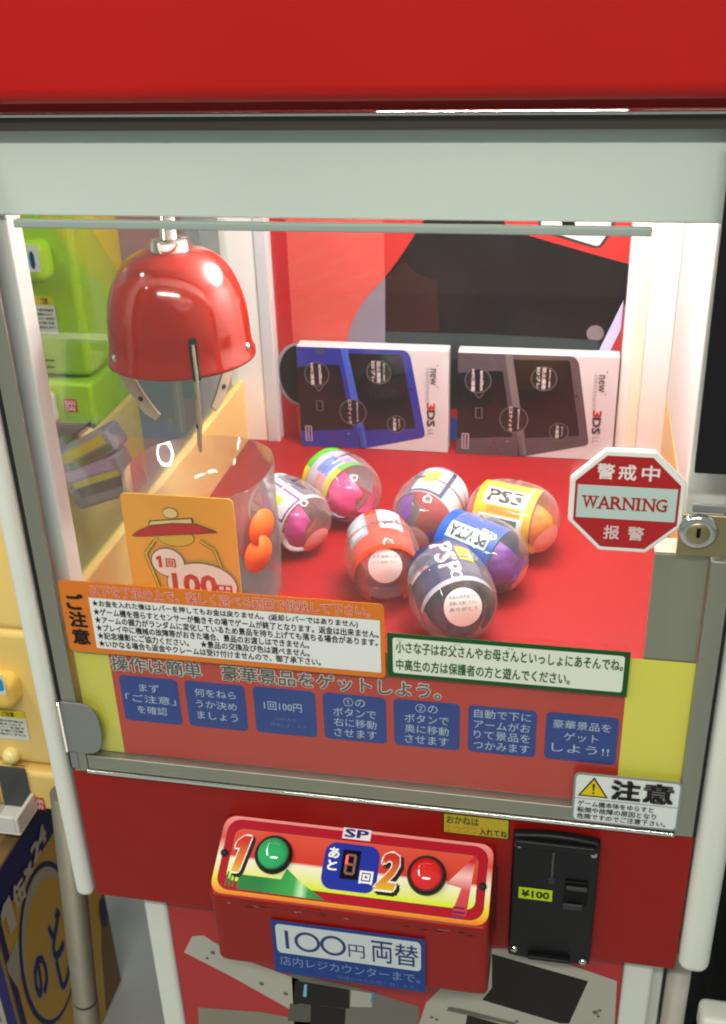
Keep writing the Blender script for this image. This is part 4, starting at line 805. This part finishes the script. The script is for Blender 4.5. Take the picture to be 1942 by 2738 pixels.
# ================================================================== NEIGHBOURS
# --- capsule vending machines seen at the left
XF = -0.20
def vending(label, x1, yf, depth, z0, zt, body, bright, ztank, logo, mode):
    g = thing('capsule_vending_machine', label, 'capsule vending machine', (x1-0.14, yf+depth/2, z0), 'capsule vending machines beside the claw machine')
    x0 = x1-0.28; mb = MB(); fy = Fr((0, yf, 0), (1, 0, 0), (0, 0, 1))
    lw = 0.070
    mb.box(x0, x1, yf+0.012, yf+depth, z0+lw+0.004, ztank, body); bd = mb.build('body', g, 0.012, 4)
    mb = MB(); mb.box(x0-0.002, x1+0.002, yf, yf+depth, z0, z0+lw, body); mb.build('base', g, 0.008, 4)
    return g, fy, x0
LIME = mat('lime_plastic', (0.33, 0.55, 0.012), 0.35, noise=0.05, nscale=6); YLW = mat('yellow_plastic', (0.84, 0.60, 0.19), 0.35, noise=0.05, nscale=6)
DARKL = pr('3c4a18'); LABW = pr('d9dcd2')
# green machine
yg = 0.581; g, fy, x0 = vending('lime green capsule machine with red logo seen through the left glass', XF, yg, 0.172, 1.083, 1.6, LIME, None, 1.385, None, 0)
yp = yg+0.0115; frg = Fr((0, yp, 0), (1, 0, 0), (0, 0, 1))
mb = MB(); mb.prism([(XF+0.002, yg+0.016, 1.43), (XF+0.002, yg+0.174, 1.235), (XF+0.002, yg+0.174, 1.66), (XF+0.002, yg+0.016, 1.66)], (-0.284, 0, 0), mat('yellow_tank', (0.66, 0.62, 0.03), 0.3, noise=0.1, nscale=5)); mb.build('tank', g, 0.012, 4)  # yellow tank; its slanted lower edge shapes a yellow reflected-light gradient
def PY(x, y, Y): p = onY(x, y, Y); return (p.x, p.z)
a0, b1 = PY(40, 632, yp); a1, b0 = PY(150, 745, yp)
mb = MB(); mb.box(a0, a1, yp-0.030, yp+0.01, b0, b1, mat('lime_bright', (0.42, 0.66, 0.02), 0.25)); kn = mb.build('crank_housing', g, 0.015, 5)
d = Deco(Fr((0, yp-0.0305, 0), (1, 0, 0), (0, 0, 1))); p0, p1 = PY(60, 655, yp-0.03), PY(112, 727, yp-0.03); d.rect(p0[0], p1[1], p1[0], p0[1], LABW); d.up(); p0, p1 = PY(76, 672, yp-0.03), PY(99, 718, yp-0.03); d.rect(p0[0], p1[1], p1[0], p0[1], pr('2f7fc4'), 0.006); d.build('crank_plate', kn)
def vlabel(g, yp, q0, q1):
    d = Deco(Fr((0, yp-0.0005, 0), (1, 0, 0), (0, 0, 1))); p0, p1 = PY(*q0, yp), PY(*q1, yp); d.rect(p0[0], p1[1], p1[0], p0[1], LABW); h = p0[1]-p1[1]
    d.up().rect(p0[0], p0[1]-h*0.24, p1[0], p0[1], pr('dcc81c')); d.up(); wv = p1[0]-p0[0]
    d.text('ご注意', p0[0]+wv*0.35, p0[1]-h*0.2, p0[0]+wv*0.7, p0[1]-h*0.05, pr('4a4210'), 0.03)
    for i in range(5): d.text(('一回の料金は', '硬貨を入れて', 'レバーを回す', 'お子様に注意', '返金はしません')[i], p0[0]+wv*0.08, p0[1]-h*(0.40+0.115*i), p0[0]+wv*(0.85 if i % 2 else 0.92), p0[1]-h*(0.325+0.115*i), pr('5a5a54'), 0.02)
    d.build('instruction_label', g)
vlabel(g, yp, (88, 790), (159, 893))
d = Deco(Fr((0, yp-0.0004, 0), (1, 0, 0), (0, 0, 1)))
for yy in (960, 978, 996):
    p0, p1 = PY(118, yy, yp), PY(148, yy+6, yp); d.rect(p0[0], p1[1], p1[0], p0[1], DARKL, 0.001)
d.build('speaker_slots', g)
def logo(g, Y, q0, q1):
    d = Deco(Fr((0, Y-0.0005, 0), (1, 0, 0), (0, 0, 1))); p0, p1 = PY(*q0, Y), PY(*q1, Y); d.rect(p0[0], p1[1], p1[0], p0[1], pr('c41c22')); d.up(); wv, hv = p1[0]-p0[0], p0[1]-p1[1]
    d.text('BAN', p0[0]+wv*0.1, p0[1]-hv*0.46, p1[0]-wv*0.12, p0[1]-hv*0.1, pr('eec4c0'), 0.04); d.text('DAI', p0[0]+wv*0.1, p0[1]-hv*0.9, p1[0]-wv*0.2, p0[1]-hv*0.54, pr('eec4c0'), 0.04); d.build('logo', g)
logo(g, yg, (171, 1066), (210, 1102))
p0 = PY(150, 1130, yg)
mb = MB(); mb.box(p0[0]-0.08, PY(160, 1100, yg)[0], yg-0.028, yg, 1.095, PY(160, 1045, yg)[1], pr('dcd8d6', 0.35)); mb.build('coin_tray', g, 0.006, 3)
# yellow machine
yy_ = 0.30; g2, fy, x0 = vending('yellow capsule machine with white coin cup at the left edge', XF, yy_, 0.45, onX(165, 2203, XF).z, 1.0, YLW, None, 0.90, None, 1)
yp = yy_+0.0115
ztop2 = onY(200, 1350, yy_+0.03).z
mb = MB(); zb2 = 0.898
mb.prism([(XF+0.001, yp+0.002, zb2), (XF+0.001, yy_+0.45, zb2), (XF+0.001, yy_+0.45, ztop2), (XF+0.001, yp+0.06, ztop2), (XF+0.001, yp+0.02, ztop2-0.02)], (-0.282, 0, 0), YLW); mb.build('upper_body', g2, 0.014, 5)
# clear tank of the yellow machine that carries the green machine
zk = onY(215, 1152, yy_+0.07).z
zk2 = onY(215, 1165, yy_+0.272).z
mb = MB(); mb.prism([(XF-0.006, yy_+0.070, ztop2+0.001), (XF-0.006, yy_+0.272, ztop2+0.001), (XF-0.006, yy_+0.272, zk2), (XF-0.006, yy_+0.070, zk)], (-0.264, 0, 0), clear('tank_plastic', (0.70, 0.70, 0.72), 0.08, 1.45, haze=0.22, hazecol=(0.22, 0.20, 0.21))); mb.build('clear_tank', g2, 0.008, 3)
mb = MB(); mb.box(XF-0.265, XF-0.010, yy_+0.262, yy_+0.271, ztop2+0.002, zk2-0.006, pr('2c2a2e')); mb.build('tank_back', g2)
mb = MB(); mb.box(XF-0.262, XF-0.012, yy_+0.074, yy_+0.2615, ztop2+0.0025, ztop2+0.006, pr('2c2a2e')); mb.build('tank_floor', g2)
mb = MB(); mb.box(XF-0.275, XF-0.002, yy_+0.274, yy_+0.448, ztop2+0.001, min(1.0828, zk2), pr('6e6a70')); mb.build('tank_lid', g2)
a0, b1 = PY(-60, 1785, yp); a1, b0 = PY(66, 1872, yp)
mb = MB(); mb.box(a0, a1, yp-0.030, yp+0.012, b0, b1, mat('yellow_bright', (0.86, 0.60, 0.13), 0.3)); kn = mb.build('crank_housing', g2, 0.015, 5)
d = Deco(Fr((0, yp-0.0305, 0), (1, 0, 0), (0, 0, 1))); p0, p1 = PY(-30, 1800, yp-0.03), PY(20, 1858, yp-0.03); d.rect(p0[0], p1[1], p1[0], p0[1], LABW); d.up(); p0, p1 = PY(-15, 1812, yp-0.03), PY(14, 1848, yp-0.03); d.rect(p0[0], p1[1], p1[0], p0[1], pr('2f8fc4'), 0.005); d.build('crank_plate', kn)
vlabel(g2, yp, (-30, 1893), (82, 1980))
d = Deco(Fr((0, yp-0.0004, 0), (1, 0, 0), (0, 0, 1)))
for i_, yy in enumerate((2040, 2055, 2070)):
    p0, p1 = PY(5+i_*8, yy, yp), PY(66, yy+8, yp); d.rect(p0[0], p1[1], p1[0], p0[1], pr('6a5a24'), 0.001)
d.build('speaker_slots', g2)
c = onY(25, 2028, yp-0.01); mb = MB(); mb.lathe([(0.0, 0.012), (0.008, 0.010), (0.0125, 0.003), (0.0125, -0.01)], (c.x, yp-0.004, c.z), (0, -1, 0), mat('pale_knob', (0.9, 0.78, 0.3), 0.3), 20); mb.build('return_knob', g2)
logo(g2, yy_, (86, 2130), (124, 2166))
# coin cup: an open white hopper
q = [onY(0, 2172, yy_-0.03), onY(36, 2178, yy_-0.045), onY(78, 2140, yy_)]
zc = onY(36, 2182, yy_-0.05).z; cxm, cy0 = onY(20, 2170, yy_-0.03).x, yy_-0.055
mb = MB(); hw, dp, t = 0.030, 0.055, 0.006; x_a, x_b = cxm-0.032, cxm+0.030; y_a, y_b = yy_-dp, yy_-0.0005
zc0 = zc-0.032
CUP = pr('d6d4d0', 0.35)
mb.box(x_a, x_b, y_a, y_b, zc0, zc0+0.004, CUP); mb.box(x_a, x_a+t, y_a, y_b, zc0+0.0041, zc, CUP); mb.box(x_b-t, x_b, y_a, y_b, zc0+0.0041, zc, CUP); mb.box(x_a+t+0.0001, x_b-t-0.0001, y_a, y_a+t, zc0+0.0041, zc, CUP)
mb.build('coin_cup', g2, 0.002, 3)
mb = MB(); mb.box(x_a+t+0.006, x_b-t, yy_-0.004, yy_-0.0006, zc0+0.005, zc+0.045, pr('4c4e50')); mb.build('return_chute', g2)
# packages in the tank
for i_, (q, lab, c1, c2, ry) in enumerate((((225, 1215), 'package with yellow and green bands behind the clear tank front', 'a89c20', '33582a', 0.5), ((240, 1272), 'lilac package with yellow strip lying in the clear tank', '8f7fa0', 'a8993a', 0.35), ((275, 1315), 'grey wrapped package lowest in the clear tank', '4a484e', '77747c', 0.35))):
    c = onY(q[0], q[1], yy_+0.14); pk = thing('wrapped_package', lab, 'package', (c.x, c.y, ztop2))
    f = Fr(c, (math.cos(ry)*0.10, 0, math.sin(ry)*0.10), (-math.sin(ry)*0.034, 0, math.cos(ry)*0.034))
    mb = MB(); mb.prism([f.p(-0.5, -0.5), f.p(0.5, -0.5), f.p(0.5, 0.5), f.p(-0.5, 0.5)], (0, 0.04, 0), pr('77727c')); mb.build('wrapper', pk, 0.006, 3)
    d = Deco(f); d.h = 0.0006; d.rect(-0.35, 0.0, 0.40, 0.40, pr(c1)); d.rect(-0.3, -0.35, 0.44, -0.08, pr(c2)); d.build('print', pk)

# --- carton at lower left
XC = -0.275
CT = thing('drink_carton', 'blue and yellow drinks carton with oval emblem standing at the lower left', 'carton', (-0.26, 0.15, 0.0))
cA, cB, cE = onX(12, 2585, XC), onX(75, 2200, XC), onX(303, 2500, XC); y0c, y1c, zt_c = cA.y, cE.y, cB.z
BRN = mat('brown_cardboard', (0.20, 0.12, 0.045), 0.7, noise=0.12, nscale=12)
mb = MB(); mb.box(XC-0.30, XC, y0c, y1c, 0.0, zt_c, BRN); mb.build('box', CT, 0.004, 3)
fc = Fr((XC+0.0005, 0, 0), (0, 1, 0), (0, 0, 1))
def PX(pts): return [(p.y, p.z) for p in (onX(a, b, XC) for a, b in pts)]
d = Deco(fc); NV2 = pr('1c1a5c', 0.4); YC = mat('carton_yellow', (0.52, 0.33, 0.02), 0.4, noise=0.08, nscale=14); WCc = pr('a8a48e', 0.4)
yb_ = y1c-0.03
d.poly([(y0c+0.003, 0.003), (yb_-0.045, 0.003), (yb_-0.02, 0.14), (yb_+0.024, 0.26), (yb_+0.024, zt_c-0.003), (y0c+0.003, zt_c-0.003)], YC)
d.up().poly([(y0c+0.003, zt_c-0.003), (yb_+0.024, zt_c-0.003), (yb_+0.024, zt_c-0.075), (y0c+0.003, zt_c-0.075)], NV2)
d.poly([(y0c+0.003, 0.003), (y0c+0.016, 0.003), (y0c+0.016, zt_c-0.075), (y0c+0.003, zt_c-0.075)], NV2)
d.up().poly(PX([(15, 2580), (75, 2440), (130, 2330), (160, 2260), (166, 2262), (110, 2400), (75, 2500), (45, 2640), (20, 2600)]), WCc)
cy_, cz_ = PX([(122, 2540)])[0]; d.up().disc(cy_+0.012, cz_, 0.088, 0.155, NV2); d.up().disc(cy_+0.012, cz_, 0.080, 0.146, WCc); d.up().disc(cy_+0.014, cz_-0.012, 0.078, 0.132, YC)
d.up()
for ch, q, s_ in (('の', (105, 2610), 0.038), ('ど', (148, 2500), 0.040), ('ご', (178, 2400), 0.038), ('し', (166, 2590), 0.034)):
    a_, b_ = PX([q])[0]; d.text(ch, a_-s_*0.55, b_-s_*1.05, a_+s_*0.55, b_+s_*1.05, WCc, 0.075); d.text(ch, a_-s_*0.5, b_-s_, a_+s_*0.5, b_+s_, NV2, 0.045, dh=0.0004)
V, F = text_geo('1缶', 0.03)
for ch, q, sw, sh in (('1', (18, 2455), 0.028, 0.055), ('缶', (48, 2385), 0.032, 0.04), ('×', (72, 2330), 0.022, 0.02), ('2', (92, 2275), 0.022, 0.03), ('4', (108, 2235), 0.022, 0.03)):
    a_, b_ = PX([q])[0]; d.text(ch, a_-sw/2, b_-sh/2, a_+sw/2, b_+sh/2, pr('b8b6a4'), 0.04)
a_, b_ = PX([(274, 2440)])[0]; d.disc(a_, b_, 0.012, 0.034, NV2)
d.build('printed_side', CT)
d = Deco(Fr((0, y0c-0.0004, 0), (1, 0, 0), (0, 0, 1))); d.rect(XC-0.297, 0.003, XC-0.003, zt_c-0.003, WCc); d.up(); d.rect(XC-0.020, 0.003, XC-0.003, zt_c-0.003, NV2); d.rect(XC-0.297, zt_c-0.06, XC-0.0205, zt_c-0.003, NV2)
for i in range(7): d.rect(XC-0.10+0.006*(i % 3), 0.10+0.045*i, XC-0.028, 0.112+0.045*i, pr('6a6688'))
d.build('printed_end', CT)
# steel pole
PO = thing('steel_pole', 'dull steel pole standing behind the left white post, in front of the carton', 'pole', (-0.083, 0.10, 0))
PST = mat('dull_steel', (0.20, 0.185, 0.14), 0.5, metal=0.5, noise=0.12, nscale=30)
pt, pb = onY(198, 2382, 0.10), onY(235, 2738, 0.10); dv = (pt-pb)/(pt.z-pb.z); at = lambda z: pb+dv*(z-pb.z); zj = onY(233, 2672, 0.10).z
mb = MB(); mb.cyl(at(zj+0.002), at(0.83), 0.0160, PST, 28); mb.build('upper_tube', PO)
mb = MB(); mb.cyl(at(0.0), at(zj-0.002), 0.0170, PST, 28); mb.cyl(at(zj-0.0019), at(zj+0.0019), 0.0157, DARK, 24); mb.build('lower_tube', PO)
# --- neighbour on the right
NB = thing('neighbour_machine', 'black machine with white bar and red panel standing right of the claw machine', 'game machine', (0.92, 0.2, 0))
mb = MB(); mb.box(0.70, 1.15, 0.05, 0.60, 0.02, 1.16, BLACK); mb.build('body', NB, 0.006, 3)
mb = MB(); mb.box(0.70, 1.15, 0.10, 0.60, 1.162, 1.9, RED_PAINT); mb.build('red_panel', NB, 0.004, 3)
b0 = onY(1880, 2715, 0.03)
mb = MB(); mb.box(0.655, 1.15, 0.015, 0.048, b0.z-0.025, b0.z+0.010, WHITE_PL); mb.build('white_bar', NB, 0.008, 4)
